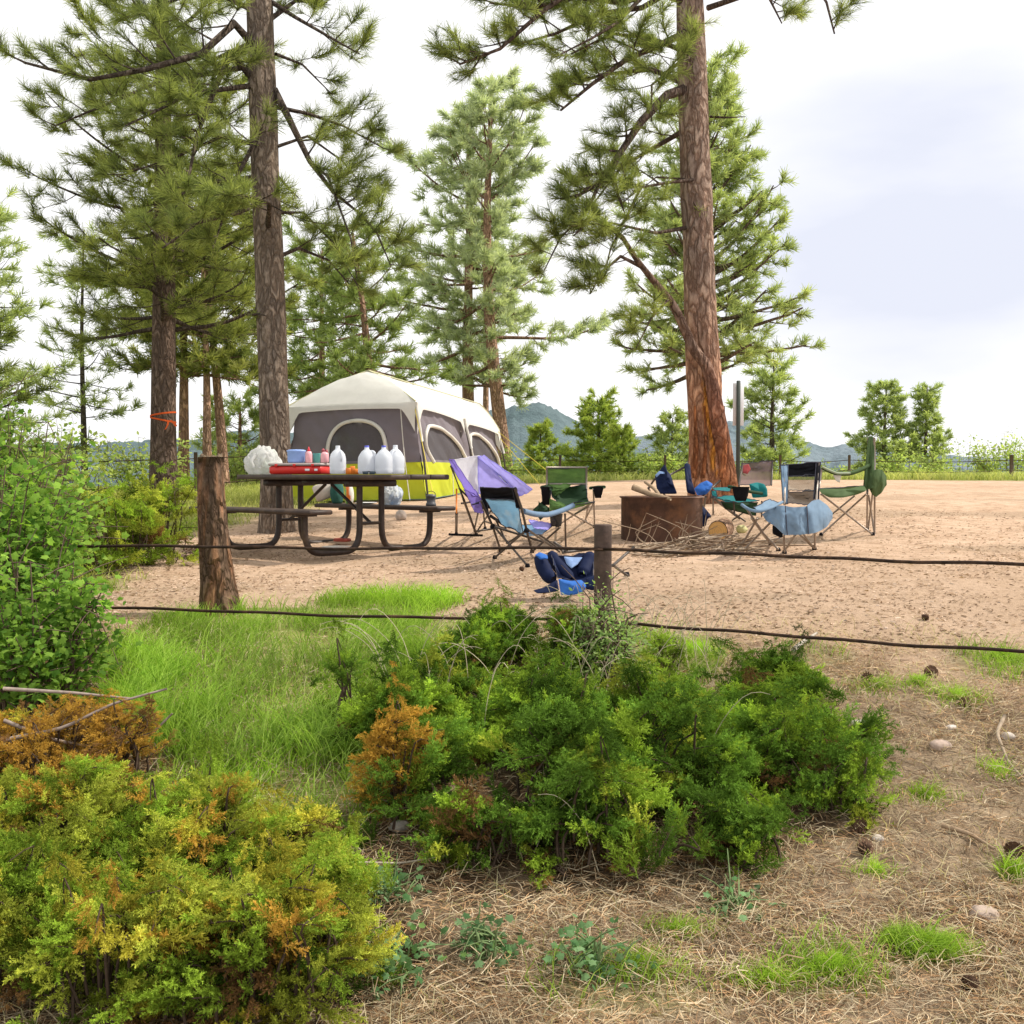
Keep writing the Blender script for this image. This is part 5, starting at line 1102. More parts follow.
def stump():
    Y = 6.95; base = P(220, 600, Y); base[2] = float(gz(base[0], Y)) - .06
    root = thing('tree_stump', base, 'tall broken-off bark-covered stump leaning left near the cable fence', 'stump')
    pts = [base, P(217, 580, Y), P(213, 540, Y), P(211, 500, Y), P(211, 457, Y)]
    def colf(H, A, c):
        f = fbm(np.cos(A) * 3 + H * 6, np.sin(A) * 3 + H * 5, 5.0, 4)[..., None]
        return c * (.7 + .6 * f) + np.array([.10, .02, -.01]) * sstep(.5, .65, f)
    tr, Q = trunk_mesh(root, pts, [.118, .098, .090, .084, .080], 44, (.24, .165, .115), M['bark'], 12., flare=.16, rough=.24, colf=colf)
    b = MB(); c = Q[-1]; rs = random.Random(3)
    a = np.linspace(0, 2 * math.pi, 37)[:-1]
    rows = []
    for r, dz in ((.073, -.02), (.070, .012), (.060, .004), (.035, -.01), (.0, -.012)):
        rows.append(np.stack([c[0] + r * np.cos(a), c[1] + r * np.sin(a), c[2] + dz + .07 * (fbm(np.cos(a) * 3 + 4, np.sin(a) * 3 + r * 20, 3.) - .5)], -1))
    V = np.array(rows); V = np.concatenate([V, V[:, :1]], 1); b.grid(V); b.build('broken_top', mat_solid('splintered_wood', (.20, .145, .09), .9, .5, 40, bumpv=.8), root)
stump()
def wire_fence():
    root = thing('wire_fence', on(849, 26.5), 'wire fence on thin wooden posts along the far edge of the camp site', 'fence')
    xs = [(380, 30), (560, 28), (665, 27), (780, 26.6), (849, 26.4), (1011, 25.6), (1190, 25)]
    tops = []
    for px, Y in xs:
        base = on(px, Y, -.1); top = EYE - (455 - HZ) / F * Y
        b = MB(); b.tube([base, [base[0], base[1], top]], .045 if px > 1000 else .032, 9); b.build('post', mat_solid('grey_brown_post', (.16, .11, .085), .9, .3, 20), root); tops.append((base, top))
    for k, d in enumerate((.12, .36, .6)):
        pts = []
        for i in range(len(tops) - 1):
            for t in np.linspace(0, 1, 6)[: (6 if i == len(tops) - 2 else 5)]:
                a = np.array([*tops[i][0][:2], tops[i][1] - d]); c_ = np.array([*tops[i + 1][0][:2], tops[i + 1][1] - d]); q = a + (c_ - a) * t; q[2] -= .05 * 4 * t * (1 - t); pts.append(q)
        b = MB(); b.tube(np.array(pts), .008, 5); b.build('wire', M['cable'], root)
    root = thing('wire_fence', on(180, 18.5), 'thin wire fence crossing behind the left tree trunks', 'fence')
    tops = []
    for px, Y in ((60, 15.5), (196, 17), (262, 18.5), (330, 24)):
        base = on(px, Y, -.1); top = base[2] + .95; b = MB(); b.tube([base, [base[0], base[1], top]], .03, 8); b.build('post', mat_solid('grey_brown_post', (.16, .11, .085), .9, .3, 20), root); tops.append((base, top))
    for d in (.1, .5):
        b = MB(); b.tube([np.array([*t_[0][:2], t_[1] - d]) for t_ in tops], .008, 5); b.build('wire', M['cable'], root)
wire_fence()

# ------------------------------------------------------------------ junipers, bushes, grass
def rot_from(D, rng, roll=True):
    """rotation matrices taking +Z to D with random roll"""
    D = unit(D); r = unit(rng.normal(size=D.shape)); A = unit(r - (r * D).sum(1)[:, None] * D); B = np.cross(D, A)
    return np.stack([A, B, D], -1)
def spray_proto(seed, nb=12, nn=9):
    rng = np.random.default_rng(seed); V = []; F_ = []; pc = []
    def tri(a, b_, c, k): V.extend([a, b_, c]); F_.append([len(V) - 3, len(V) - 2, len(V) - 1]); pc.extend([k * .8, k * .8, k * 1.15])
    def shoot(p, d, L, n, w, k):
        for i in range(n):
            t = i / (n - 1); c = p + d * L * t
            r = unit(rng.normal(size=3)); r = unit(r - (r @ d) * d); dd = unit(d * .75 + r * .8); ln = .12 * (1.15 - .5 * t) * rng.uniform(.8, 1.2)
            s = unit(np.cross(dd, rng.normal(size=3))) * w
            tri(c - s, c + s, c + dd * ln, k * (.75 + .4 * t))
    z_ = np.array([0, 0, 1.0])
    for i in range(nb):
        t = (i + .5) / nb; a = rng.uniform(0, 2 * math.pi); e = rng.uniform(.5, .95)
        flat = np.array([math.cos(a), math.sin(a) * .55, 0]); d = unit(z_ * math.cos(e) + unit(flat) * math.sin(e))
        shoot(z_ * t * .85 + flat * 0, d, .38 * (1.1 - .6 * t), nn, .018, .7 + .35 * t)
    shoot(z_ * .1, z_, .85, 20, .019, 1.0)
    return np.array(V), np.array(F_), np.array(pc)
SPR = [spray_proto(s) for s in (1, 2, 3, 4, 5, 6, 7)]
def juniper(label, lobes, seed, nplume, palette, dead=0.0, size=.15, name='juniper_bush', cat='bush', spp=13, twigcol=(.09, .062, .045), group=None, gap=0.0, hub=False):
    """lobes: (x, y, rx, ry, h). plumes of scaly sprays on arching branches"""
    rng = np.random.default_rng(seed); rs = random.Random(seed)
    cx = sum(l[0] for l in lobes) / len(lobes); cy = sum(l[1] for l in lobes) / len(lobes)
    base = np.array([cx, cy, float(gz(cx, cy))]); root = thing(name, base, label, cat, group)
    W = MB(); T = [[] for _ in SPR]; D = [[] for _ in SPR]; S = [[] for _ in SPR]; Cc = [[] for _ in SPR]
    area = np.array([l[2] * l[3] for l in lobes]); pr = area / area.sum()
    for k in range(nplume):
        lx, ly, rx, ry, h = lobes[rng.choice(len(lobes), p=pr)]
        a = rng.uniform(0, 2 * math.pi); r = math.sqrt(rng.uniform(0, 1))
        x = lx + rx * r * math.cos(a); y = ly + ry * r * math.sin(a)
        nz = float(fbm(x * 3.1 + 3, y * 3.1, seed + 9, 2))
        if nz < gap and rng.random() < .85: continue
        g = float(gz(x, y)); hh = (1 + .5 * gap) * h * (1 - r ** 2.6) ** .55 * (.45 + 1.05 * float(fbm(x * 2.6, y * 2.6, seed, 3))) + .05
        low = rng.random() < .38
        if low: hh *= rng.uniform(.15, .8)
        tip = np.array([x, y, g + hh])
        out = np.array([math.cos(a) * r, math.sin(a) * r, 0])
        rp = np.array([x, y, g + hh * .35]) - out * np.array([rx, ry, 0]) * rng.uniform(.3, .5); rp[2] = max(float(gz(rp[0], rp[1])) + .01, rp[2])
        if hub: rp = np.array([lx, ly, float(gz(lx, ly)) + .01])
        dirp = unit(out * 1.1 + np.array([0, -.2, .36 - .25 * r]) + rng.normal(size=3) * .38)
        mid = (rp + tip) / 2 + [0, 0, .02] - dirp * .05
        path = smooth_path([rp, mid, tip - dirp * size * 1.2, tip - dirp * .03], 9, 1)
        W.tube(path, np.linspace(.006, .002, 9), 4, twigcol, cap=False)
        pal = palette[rng.choice(len(palette), p=[p[2] for p in palette])]
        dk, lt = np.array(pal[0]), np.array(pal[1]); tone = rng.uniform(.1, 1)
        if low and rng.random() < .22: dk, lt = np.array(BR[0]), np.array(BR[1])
        psz = rng.uniform(.7, 1.3)
        L = size * rng.uniform(1.4, 2.8)
        sd = unit(np.cross(dirp, [0, 0, 1.])); up = np.cross(sd, dirp)
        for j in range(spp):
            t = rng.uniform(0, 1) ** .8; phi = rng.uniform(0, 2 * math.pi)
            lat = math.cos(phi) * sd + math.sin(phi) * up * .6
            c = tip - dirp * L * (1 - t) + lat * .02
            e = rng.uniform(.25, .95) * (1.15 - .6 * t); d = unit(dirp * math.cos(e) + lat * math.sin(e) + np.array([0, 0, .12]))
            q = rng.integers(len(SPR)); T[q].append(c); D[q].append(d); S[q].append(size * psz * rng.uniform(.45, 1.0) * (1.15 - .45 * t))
            u = np.clip(tone * .45 + .5 * t * t + rng.uniform(-.15, .15) - .22 * low + .16, 0, 1.2); Cc[q].append(dk * (1 - u) + lt * u)  # new growth lighter at tips; shade inside and low down painted darker
    fo = MB()
    for q in range(len(SPR)):
        R = rot_from(np.array(D[q]), rng) * np.array(S[q])[:, None, None]
        fo.inst(SPR[q][0], SPR[q][1], R, np.array(T[q]), np.array(Cc[q]), SPR[q][2])
    fo.build('foliage', M['juniper'], root, smooth=False); W.build('branches', M['twig'], root)
    return root
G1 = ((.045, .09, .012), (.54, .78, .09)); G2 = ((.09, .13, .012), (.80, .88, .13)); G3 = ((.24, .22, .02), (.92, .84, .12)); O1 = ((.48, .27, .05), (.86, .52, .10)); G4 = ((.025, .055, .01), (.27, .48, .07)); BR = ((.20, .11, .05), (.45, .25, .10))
def gxy(px, Y): return (px - 512) / F * Y
lob = []
for (px, Y, rx, ry, h) in ((60, 3.7, .5, .40, .36), (190, 3.65, .42, .38, .35), (290, 3.55, .24, .32, .30), (0, 3.3, .45, .35, .42), (130, 3.15, .45, .3, .36), (260, 3.1, .38, .3, .32), (10, 3.95, .4, .24, .20), (325, 3.3, .16, .26, .28), (230, 3.85, .26, .2, .16)):
    lob.append((gxy(px, Y), Y, rx, ry, h))
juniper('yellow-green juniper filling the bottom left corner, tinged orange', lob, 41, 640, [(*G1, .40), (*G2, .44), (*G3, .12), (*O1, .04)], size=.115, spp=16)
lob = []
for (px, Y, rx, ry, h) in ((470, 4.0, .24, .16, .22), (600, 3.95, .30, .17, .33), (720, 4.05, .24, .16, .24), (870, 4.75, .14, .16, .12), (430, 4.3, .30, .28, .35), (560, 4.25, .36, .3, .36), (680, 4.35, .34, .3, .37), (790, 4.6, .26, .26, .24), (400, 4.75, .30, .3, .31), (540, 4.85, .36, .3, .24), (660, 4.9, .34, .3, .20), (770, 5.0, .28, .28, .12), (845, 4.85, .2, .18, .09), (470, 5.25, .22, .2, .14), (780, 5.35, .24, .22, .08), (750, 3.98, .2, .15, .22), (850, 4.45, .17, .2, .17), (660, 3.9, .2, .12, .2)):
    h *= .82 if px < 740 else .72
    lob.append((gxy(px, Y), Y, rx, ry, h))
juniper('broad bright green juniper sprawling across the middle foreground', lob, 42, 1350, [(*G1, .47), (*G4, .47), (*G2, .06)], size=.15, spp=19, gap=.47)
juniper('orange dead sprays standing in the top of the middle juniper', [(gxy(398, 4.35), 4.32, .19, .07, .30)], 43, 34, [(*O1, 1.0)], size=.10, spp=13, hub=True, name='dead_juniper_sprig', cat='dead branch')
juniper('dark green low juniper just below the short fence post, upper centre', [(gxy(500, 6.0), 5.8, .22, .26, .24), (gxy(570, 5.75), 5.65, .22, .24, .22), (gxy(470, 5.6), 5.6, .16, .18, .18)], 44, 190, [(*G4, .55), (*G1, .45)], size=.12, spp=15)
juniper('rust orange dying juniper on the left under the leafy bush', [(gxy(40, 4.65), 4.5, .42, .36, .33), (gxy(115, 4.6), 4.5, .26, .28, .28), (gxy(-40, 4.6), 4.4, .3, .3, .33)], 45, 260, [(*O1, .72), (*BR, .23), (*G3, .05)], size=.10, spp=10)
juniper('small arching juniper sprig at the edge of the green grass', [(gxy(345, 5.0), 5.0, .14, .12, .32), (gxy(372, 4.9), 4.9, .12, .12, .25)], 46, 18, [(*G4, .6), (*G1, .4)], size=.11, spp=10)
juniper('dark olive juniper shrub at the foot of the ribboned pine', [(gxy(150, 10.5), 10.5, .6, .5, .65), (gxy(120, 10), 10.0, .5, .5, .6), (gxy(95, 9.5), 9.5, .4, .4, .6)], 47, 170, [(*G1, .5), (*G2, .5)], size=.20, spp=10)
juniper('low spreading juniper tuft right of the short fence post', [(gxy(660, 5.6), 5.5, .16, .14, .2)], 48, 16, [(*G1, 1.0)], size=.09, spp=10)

# broad-leaved bushes
def leaf_proto():
    o = [(0, 0), (.42, .10), (.36, .42), (.62, .55), (.25, .72), (0, 1.05), (-.25, .72), (-.62, .55), (-.36, .42), (-.42, .10)]
    V = [(x, y, -.18 * abs(x) + .08 * math.sin(y * 3)) for x, y in o]; V.append((0, .5, .05))
    n = len(o); return np.array(V), np.array([[i, (i + 1) % n, n] for i in range(n)]), np.ones(n + 1)
LP = leaf_proto()
def leaf_simple(): 
    V = [(0, 0, 0), (.28, .35, -.05), (.22, .75, -.05), (0, 1, 0), (-.22, .75, -.05), (-.28, .35, -.05)]; return np.array(V), np.array([[0, 1, 2], [0, 2, 3], [0, 3, 4], [0, 4, 5]]), np.ones(6)
LS = leaf_simple()
def leafy(label, x, y, rx, ry, h, nst, nleaf, lsz, seed, dark, light, name='leafy_bush', cat='bush', proto=LP, stemcol=(.17, .12, .09), arch=.5, low=.1, group=None, lobes=None):
    rng = np.random.default_rng(seed); base = np.array([x, y, float(gz(x, y))]); root = thing(name, base, label, cat, group)
    W = MB(); C = []; D = []
    for k in range(nst):
        a = rng.uniform(0, 2 * math.pi); r = math.sqrt(rng.random()); ex = x + rx * r * math.cos(a); ey = y + ry * r * math.sin(a)
        p = np.array([x + (ex - x) * .55, y + (ey - y) * .55, 0]); p[2] = float(gz(p[0], p[1])) - .02
        H = h * (1 - .35 * r * r) * rng.uniform(.55, 1.05)
        q = np.array([ex, ey, float(gz(ex, ey)) + H])
        path = smooth_path([p, p + (q - p) * [.3, .3, .55] + rng.normal(size=3) * .04, q], 10, 2)
        W.tube(path, np.linspace(.009, .003, 10), 4, stemcol, cap=False)
        m = int(nleaf / nst)
        side = rng.random(m)
        for j in range(m):
            t = low + (1 - low) * rng.random() ** .75; c = np.array([np.interp(t, np.linspace(0, 1, 10), path[:, i]) for i in range(3)])
            off = rng.normal(size=3) * np.array([1, 1, .7]) * (.055 + .05 * h) * (1.2 - .6 * t); c = c + off
            C.append(c); D.append(off + np.array([0, 0, .02]))
        for j in range(5):
            i = rng.integers(3, 10); e = path[i] + rng.normal(size=3) * (.05 + .07 * h); W.tube([path[i], (path[i] + e) / 2 + [0, 0, .01], e], [.004, .003, .002], 3, stemcol, cap=False)
    C = np.array(C); C[:, 2] = np.maximum(C[:, 2], gz(C[:, 0], C[:, 1]) + .01); Nn = len(C)
    nrm = unit(rng.normal(size=(Nn, 3)) * .55 + np.array([.1, -.35, .9])); d = unit(np.array(D)); dy = unit(d - (d * nrm).sum(1)[:, None] * nrm); dx = np.cross(dy, nrm)
    R = np.stack([dx, dy, nrm], -1) * (lsz * rng.uniform(.55, 1.15, Nn))[:, None, None]
    t = rng.random(Nn)[:, None]; col = np.asarray(dark) * (1 - t) + np.asarray(light) * t
    col = col * (.45 + 1.1 * fbm(C[:, 0] * 3.5 + C[:, 2] * 2, C[:, 1] * 3.5 + C[:, 2] * 3, seed + .5, 3))[:, None]
    b = MB(); b.inst(proto[0], proto[1], R, C, col); b.build('foliage', M['leaf'], root, smooth=False); W.build('stems', M['twig'], root)
    return root
LG = (.34, .54, .09); DG = (.10, .22, .04)
leafy('big leafy bush with small lobed bright green leaves at the left edge', -2.80, 5.9, .50, .5, 1.34, 56, 6400, .042, 61, DG, LG)
leafy('bright leafy shrub hanging low in front of the big left bush', -2.36, 5.3, .36, .3, 0.80, 30, 3000, .040, 62, DG, LG)
leafy('tall leafy bush behind, with its shoots reaching over the left fence', -3.45, 7.4, .62, .6, 1.40, 50, 5500, .042, 63, DG, (.42, .58, .12))
leafy('pale twiggy bush further left behind the leafy bushes', -4.4, 9.0, .9, .7, 1.45, 44, 5200, .05, 64, (.22, .34, .08), (.5, .62, .2))
leafy('feathery light green shrub growing at the foot of the short fence post', gxy(602, 5.55), 5.5, .13, .09, .56, 28, 3200, .025, 65, (.2, .34, .1), (.5, .64, .25), proto=LS)
# columbine like plants at the bottom
for i, (px, py, s_, lab) in enumerate(((600, 985, 1.0, 'blue-green lobed plant in the needle litter at bottom centre'), (492, 965, .7, 'small lobed plant in the shadow left of bottom centre'), (405, 985, .8, 'low lobed plant at the right foot of the bottom left juniper'), (742, 920, .5, 'tiny round-leaved plant under the right side of the middle juniper'), (380, 905, .8, 'soft rounded leaves at the right edge of the bottom left juniper'))):
    p = GH(px, py); leafy(lab, p[0], p[1], .10 * s_, .07 * s_, .10 * s_, 7, int(150 * s_), .028, 70 + i, (.12, .26, .10), (.30, .48, .24), name='lobed_plant', cat='plant', low=.5, stemcol=(.2, .28, .12))
# far shrubs
YG1 = (.30, .42, .12); YG2 = (.66, .74, .26)
far = [(515, 30, 1.2, 1.0, 'round light shrub just right of the middle pink trunk'), (560, 31, 1.1, .8, 'low light shrub between the two small saplings'), (648, 27.5, .9, .9, 'low shrub right of the yellow-green pine'), (820, 33, 1.4, .7, 'low pale shrub right of the mesh-backed chair'), (905, 32, 1.4, 1.1, 'pale shrub below the pair of right pines'), (960, 33, 1.6, 1.6, 'feathery yellow-green shrub left of the right fence post'), (1010, 31, 1.2, 1.5, 'feathery shrub behind the right fence post'), (1060, 33, 1.6, 1.7, 'tall pale shrub cut by the right edge'), (760, 31, 1.2, .9, 'low green shrub beyond the sign post'), (700, 30, 1.0, .8, 'low green shrub hidden behind the scarred trunk'), (455, 33, 1.2, 1.0, 'low shrub peeping above the lavender chair'), (250, 27, 1.3, 1.1, 'light green shrub left of the tent among trunks'), (150, 22, 1.3, 1.2, 'green shrub behind the ribboned trunk'), (60, 20, 1.5, 1.3, 'green shrub behind the left bushes')]
for i, (px, Y, w_, h_, lab) in enumerate(far):
    x = gxy(px, Y); h_ = h_ + .1 + (EYE - .35 - float(gz(x, Y))); leafy(lab, x, Y, w_, .6, h_, 26, 1500, .10, 90 + i, YG1, YG2, name='shrub', proto=LS, group='shrubs along the far wire fence')

# ------------------------------------------------------------------ grass, litter (uncountable ground cover)
def blades(name, xy, L, W, dark, light, lean, label, kind='stuff', curve=.5, seg=3, seed=1, cat='grass'):
    rng = np.random.default_rng(seed); n = len(xy); x, y = xy[:, 0], xy[:, 1]; p = np.stack([x, y, gz(x, y) - .004], -1)
    a = rng.uniform(0, 2 * math.pi, n); e = rng.uniform(0, lean, n); ln = L * rng.uniform(.45, 1.1, n)
    h = np.stack([np.cos(a), np.sin(a), 0 * a], -1); side = np.stack([-np.sin(a + 1), np.cos(a + 1), 0 * a], -1)
    rows = []
    for k in range(seg + 1):
        t = k / seg; ee = e + curve * t * t; c = p + (h * np.sin(ee)[:, None] + np.array([0, 0, 1.]) * np.cos(ee)[:, None]) * (ln * t)[:, None]
        w = W * (1 - t ** 1.5) + .0004; rows += [c - side * w / 2, c + side * w / 2]
    V = np.stack(rows, 1); m = 2 * (seg + 1)
    f = np.array([[2 * k, 2 * k + 1, 2 * k + 3, 2 * k + 2] for k in range(seg)])
    Fq = (f[None] + (np.arange(n) * m)[:, None, None]).reshape(-1, 4)
    u = rng.random(n)[:, None]; col = np.asarray(dark) * (1 - u) + np.asarray(light) * u
    nz = fbm(x * 2.3, y * 2.3, seed + 40., 3)[:, None]; nb = sstep(.35, .6, fbm(x * 1.1 + 5, y * 1.1, seed + 60., 3))[:, None]
    col = col * (.5 + 1.0 * nz) * (1 - .22 * nb) + col.mean(1)[:, None] * np.array([.35, .42, .2]) * nb * .55
    ln = ln * (.55 + .9 * nz[:, 0])
    tk = np.repeat(np.linspace(.7, 1.15, seg + 1), 2)
    b = MB(); b.add(V.reshape(-1, 3), Fq, (col[:, None, :] * tk[None, :, None]).reshape(-1, 3))
    o = b.build(name, M['grass'], org=(0, 0, 0), smooth=False); tag(o, label, cat, kind=kind); return o
def scatter(n, x0, x1, y0, y1, fn, seed):
    rng = np.random.default_rng(seed); x = rng.uniform(x0, x1, n); y = rng.uniform(y0, y1, n); k = rng.random(n) < fn(x, y); return np.stack([x[k], y[k]], -1)
GN = lambda x, y: green_mask(x, y) * (.12 + .88 * sstep(.38, .62, fbm(x * 2.6, y * 2.6, 31.)))
xy = scatter(190000, -3.2, 3.2, 2.6, 8.5, GN, 1)
blades('grass', xy, .15, .0048, (.20, .38, .03), (.48, .70, .10), .5, 'bright green grass growing between the junipers and the dirt camp site', seed=2)
tufts = []
for (px, py, rx, ry, n_) in ((940, 968, .10, .06, 2600), (905, 955, .06, .05, 900), (835, 985, .14, .08, 900), (640, 985, .2, .08, 500), (1020, 885, .05, .06, 500), (922, 688, .05, .05, 300), (1010, 662, .2, .15, 900), (700, 655, .12, .2, 1200), (610, 640, .3, .25, 1500), (385, 1000, .06, .05, 150), (700, 755, .1, .05, 100), (960, 700, .2, .15, 500), (880, 690, .2, .12, 400), (930, 800, .15, .08, 250), (770, 1000, .15, .06, 500), (680, 940, .15, .06, 300), (1000, 780, .1, .1, 200), (880, 880, .1, .05, 150)):
    g_c = GH(px, py); rg = np.random.default_rng(px); r_ = np.abs(rg.normal(0, .55, n_)); a_ = rg.uniform(0, 6.283, n_); tufts.append(np.stack([g_c[0] + rx * r_ * np.cos(a_), g_c[1] + ry * r_ * np.sin(a_)], -1))
blades('grass_tufts', np.concatenate(tufts), .085, .0032, (.26, .46, .03), (.55, .78, .10), .7, 'fine bright green grass tufts in the needle litter', seed=22)
xy = scatter(60000, -2.4, .2, 3.6, 5.9, lambda x, y: GN(x, y) * sstep(-.2, .3, .1 - x) * sstep(.38, .62, fbm(x * 2.4, y * 2.4, 77.)), 23)
blades('long_grass', xy, .27, .0052, (.20, .38, .04), (.54, .76, .14), .45, 'longer green grass between the two big junipers and the left bush', seed=24)
xy = scatter(17000, -2.6, 2.6, 2.8, 7.0, lambda x, y: np.clip(.25 + GN(x, y) * .5, 0, 1) * (1 - sstep(6.2, 6.8, y)), 3)
blades('dry_grass', xy, .17, .004, (.55, .45, .26), (.82, .74, .50), .9, 'straw coloured dry grass among the green', curve=.9, seed=4)
xy = scatter(26000, -9, -2.6, 8.5, 26, lambda x, y: green_mask(x, y), 5)
blades('meadow_grass', xy, .20, .012, (.36, .42, .10), (.72, .70, .26), .5, 'yellow-green grass beneath the trees at left', seed=6)
xy = scatter(60000, -9, 26, 23, 36, lambda x, y: sstep(-.3, 1.0, y - dirt_edge(x)) * (1 - sstep(32, 36, y)), 7)
blades('tall_meadow_grass', xy, .30, .022, (.38, .46, .12), (.80, .78, .32), .5, 'tall yellow-green grass along the far edge of the dirt', seed=8)

def litter(name, xy, L, W, cols, label, lift=.02, seed=1, cat='litter', mat='litter', pitch=.18):
    rng = np.random.default_rng(seed); n = len(xy); x, y = xy[:, 0], xy[:, 1]; p = np.stack([x, y, gz(x, y) + rng.uniform(.002, lift, n)], -1)
    a = rng.uniform(0, 2 * math.pi, n); e = rng.normal(0, pitch, n); ln = L * rng.uniform(.5, 1.15, n); bend = rng.normal(0, .35, n)
    e = e * 1.0; d1 = np.stack([np.cos(a) * np.cos(e), np.sin(a) * np.cos(e), np.sin(e)], -1); d2 = np.stack([np.cos(a + bend) * np.cos(e), np.sin(a + bend) * np.cos(e), -np.abs(np.sin(e))], -1)
    s_ = np.stack([-np.sin(a), np.cos(a), rng.normal(0, .4, n)], -1) * W / 2
    m_ = p + d1 * (ln / 2)[:, None]; q = m_ + d2 * (ln / 2)[:, None]
    V = np.stack([p - s_, p + s_, m_ + s_, m_ - s_, q + s_ * .4, q - s_ * .4], 1)
    Fq = (np.array([[0, 1, 2, 3], [3, 2, 4, 5]])[None] + (np.arange(n) * 6)[:, None, None]).reshape(-1, 4)
    c = np.asarray(cols)[rng.integers(0, len(cols), n)] * rng.uniform(.55, 1.1, (n, 1)) * (.62 + .65 * fbm(x * 1.6, y * 1.6, seed + .3)[:, None])
    b = MB(); b.add(V.reshape(-1, 3), Fq, np.repeat(c, 6, 0)); o = b.build(name, M[mat], org=(0, 0, 0), smooth=False); tag(o, label, cat, kind='stuff'); return o
def lit_mask(x, y):
    d = (1 - sstep(5.9, 6.7, y + .12 * x)) * (.35 + .65 * sstep(.38, .6, fbm(x * 1.7, y * 1.7, 51.)))
    return d * (1 - .55 * green_mask(x, y)) * np.clip(1.3 - .12 * y, .3, 1)
LC = [(.70, .48, .28), (.80, .60, .38), (.58, .36, .20), (.88, .74, .52), (.32, .19, .11), (.72, .44, .23), (.24, .15, .09), (.8, .66, .44)]
xy = scatter(230000, -2.6, 3.0, 2.6, 6.9, lit_mask, 11)
litter('pine_needle_litter', xy, .085, .0020, LC, 'reddish dry pine needles and stalks covering the foreground ground', seed=12, lift=.03)
xy = scatter(16000, -2.0, 2.8, 2.6, 6.2, lit_mask, 13)
litter('dry_stalk_litter', xy, .15, .0028, [(.62, .5, .32), (.7, .58, .4), (.5, .36, .22)], 'bleached longer stalks lying on the needle litter', seed=14, lift=.05, pitch=.3)
CM = lambda x, y: sstep(5.9, 6.6, y + .12 * x) * np.clip(1.25 - y / 16, .1, 1) * sstep(-4.8, -3.8, x) * (.3 + .7 * sstep(.35, .6, fbm(x * 1.2, y * 1.2, 71.)))
xy = scatter(70000, -4.8, 6, 5.9, 14, CM, 15)
litter('bark_chips', xy, .035, .008, [(.40, .26, .17), (.75, .56, .42), (.55, .38, .26), (.8, .62, .48), (.30, .19, .12)], 'small bark chips and needles strewn on the dirt camp site', seed=16, lift=.008, cat='chips')

def pebble_field():
    rng = np.random.default_rng(77); V = np.array([(1, 0, 0), (0, 1, 0), (-1, 0, 0), (0, -1, 0), (.7, .7, .1), (-.7, .7, .1), (-.7, -.7, .1), (.7, -.7, .1), (0, 0, .7), (.4, .3, .6), (-.4, .2, .6)]) * [1, .8, .7]
    Fp = np.array([[0, 4, 9], [4, 1, 9], [1, 8, 9], [1, 5, 10], [5, 2, 10], [2, 6, 8], [6, 3, 8], [3, 7, 8], [7, 0, 9], [9, 8, 7], [10, 8, 1], [2, 8, 10]])
    xy = scatter(1500, -4.5, 7, 6.3, 20, CM, 78); n = len(xy); p = np.stack([xy[:, 0], xy[:, 1], gz(xy[:, 0], xy[:, 1]) - .002], -1)
    a = rng.uniform(0, 6.28, n); z = np.zeros(n); o = z + 1; Rm = np.stack([np.stack([np.cos(a), -np.sin(a), z], -1), np.stack([np.sin(a), np.cos(a), z], -1), np.stack([z, z, o], -1)], 1) * rng.uniform(.006, .022, n)[:, None, None]
    b = MB(); b.inst(V, Fp, Rm, p, np.array([.5, .38, .3]) * rng.uniform(.4, 1.3, (n, 1))); tag(b.build('pebbles', M['twig'], org=(0, 0, 0), smooth=False), 'small pebbles scattered over the bare dirt of the camp site', 'pebbles', kind='stuff')
pebble_field()
# pine cones
def cone_proto():
    b = MB(); rs = random.Random(2); b.lathe([(0, 0), (.018, .003), (.026, .02), (.022, .042), (.01, .058), (0, .06)], (0, 0, 0), 10, (.10, .06, .04))
    for k in range(46):
        t = k / 46; a = k * 2.399; z_ = .004 + .05 * t; r = .028 * math.sin(math.pi * (.18 + .75 * t)); R = r + .012
        d = np.array([math.cos(a), math.sin(a), 0]); s_ = np.array([-math.sin(a), math.cos(a), 0]) * .007; c = np.array([0, 0, z_])
        b.add([c + d * r * .5 - s_ * .6, c + d * r * .5 + s_ * .6, c + d * R + s_ + [0, 0, .006], c + d * R - s_ + [0, 0, .006]], [[0, 1, 2, 3]], (.17, .10, .065))
    return b
cones = [(931, 679, 'dark pine cone on the right slope just beside a small grass tuft'), (864, 683, 'dark pine cone on the right slope, left of the cone beside a grass tuft'), (972, 714, 'spiky pine cone lying alone lower right of the cone by the grass tuft'), (868, 838, 'pine cone against the right tip of the middle juniper'), (864, 861, 'large dark pine cone just under the juniper tip'), (1018, 872, 'pine cone cut by the right edge beside a grass blade tuft'), (985, 1000, 'pine cone in the bottom right corner behind the bright grass'), (415, 972, 'pine cone in shade at bottom centre left'), (923, 621, 'pine cone on the bare dirt just above the lower cable'), (390, 632, 'pine cone in the grass under the lower cable'), (524, 572, 'pine cone on the dirt by the light blue chair leg')]
cb = cone_proto(); first = None
for i, (px, py, lab) in enumerate(cones):
    p = GH(px, py); p[2] += .012
    if first is None:
        o = cb.build('pine_cone', M['twig'], org=(0, 0, 0)); first = o; tag(o, lab, 'pine cone', 'pine cones on the ground')
    else: o = first.copy(); COL.objects.link(o); o['label'] = lab
    o.location = [float(q) for q in p]; o.rotation_euler = (1.2 + .3 * math.sin(i), .2, i * 1.7); s_ = (.95 if py > 640 else .85) * (1 + .15 * math.sin(i * 3)); o.scale = (s_,) * 3
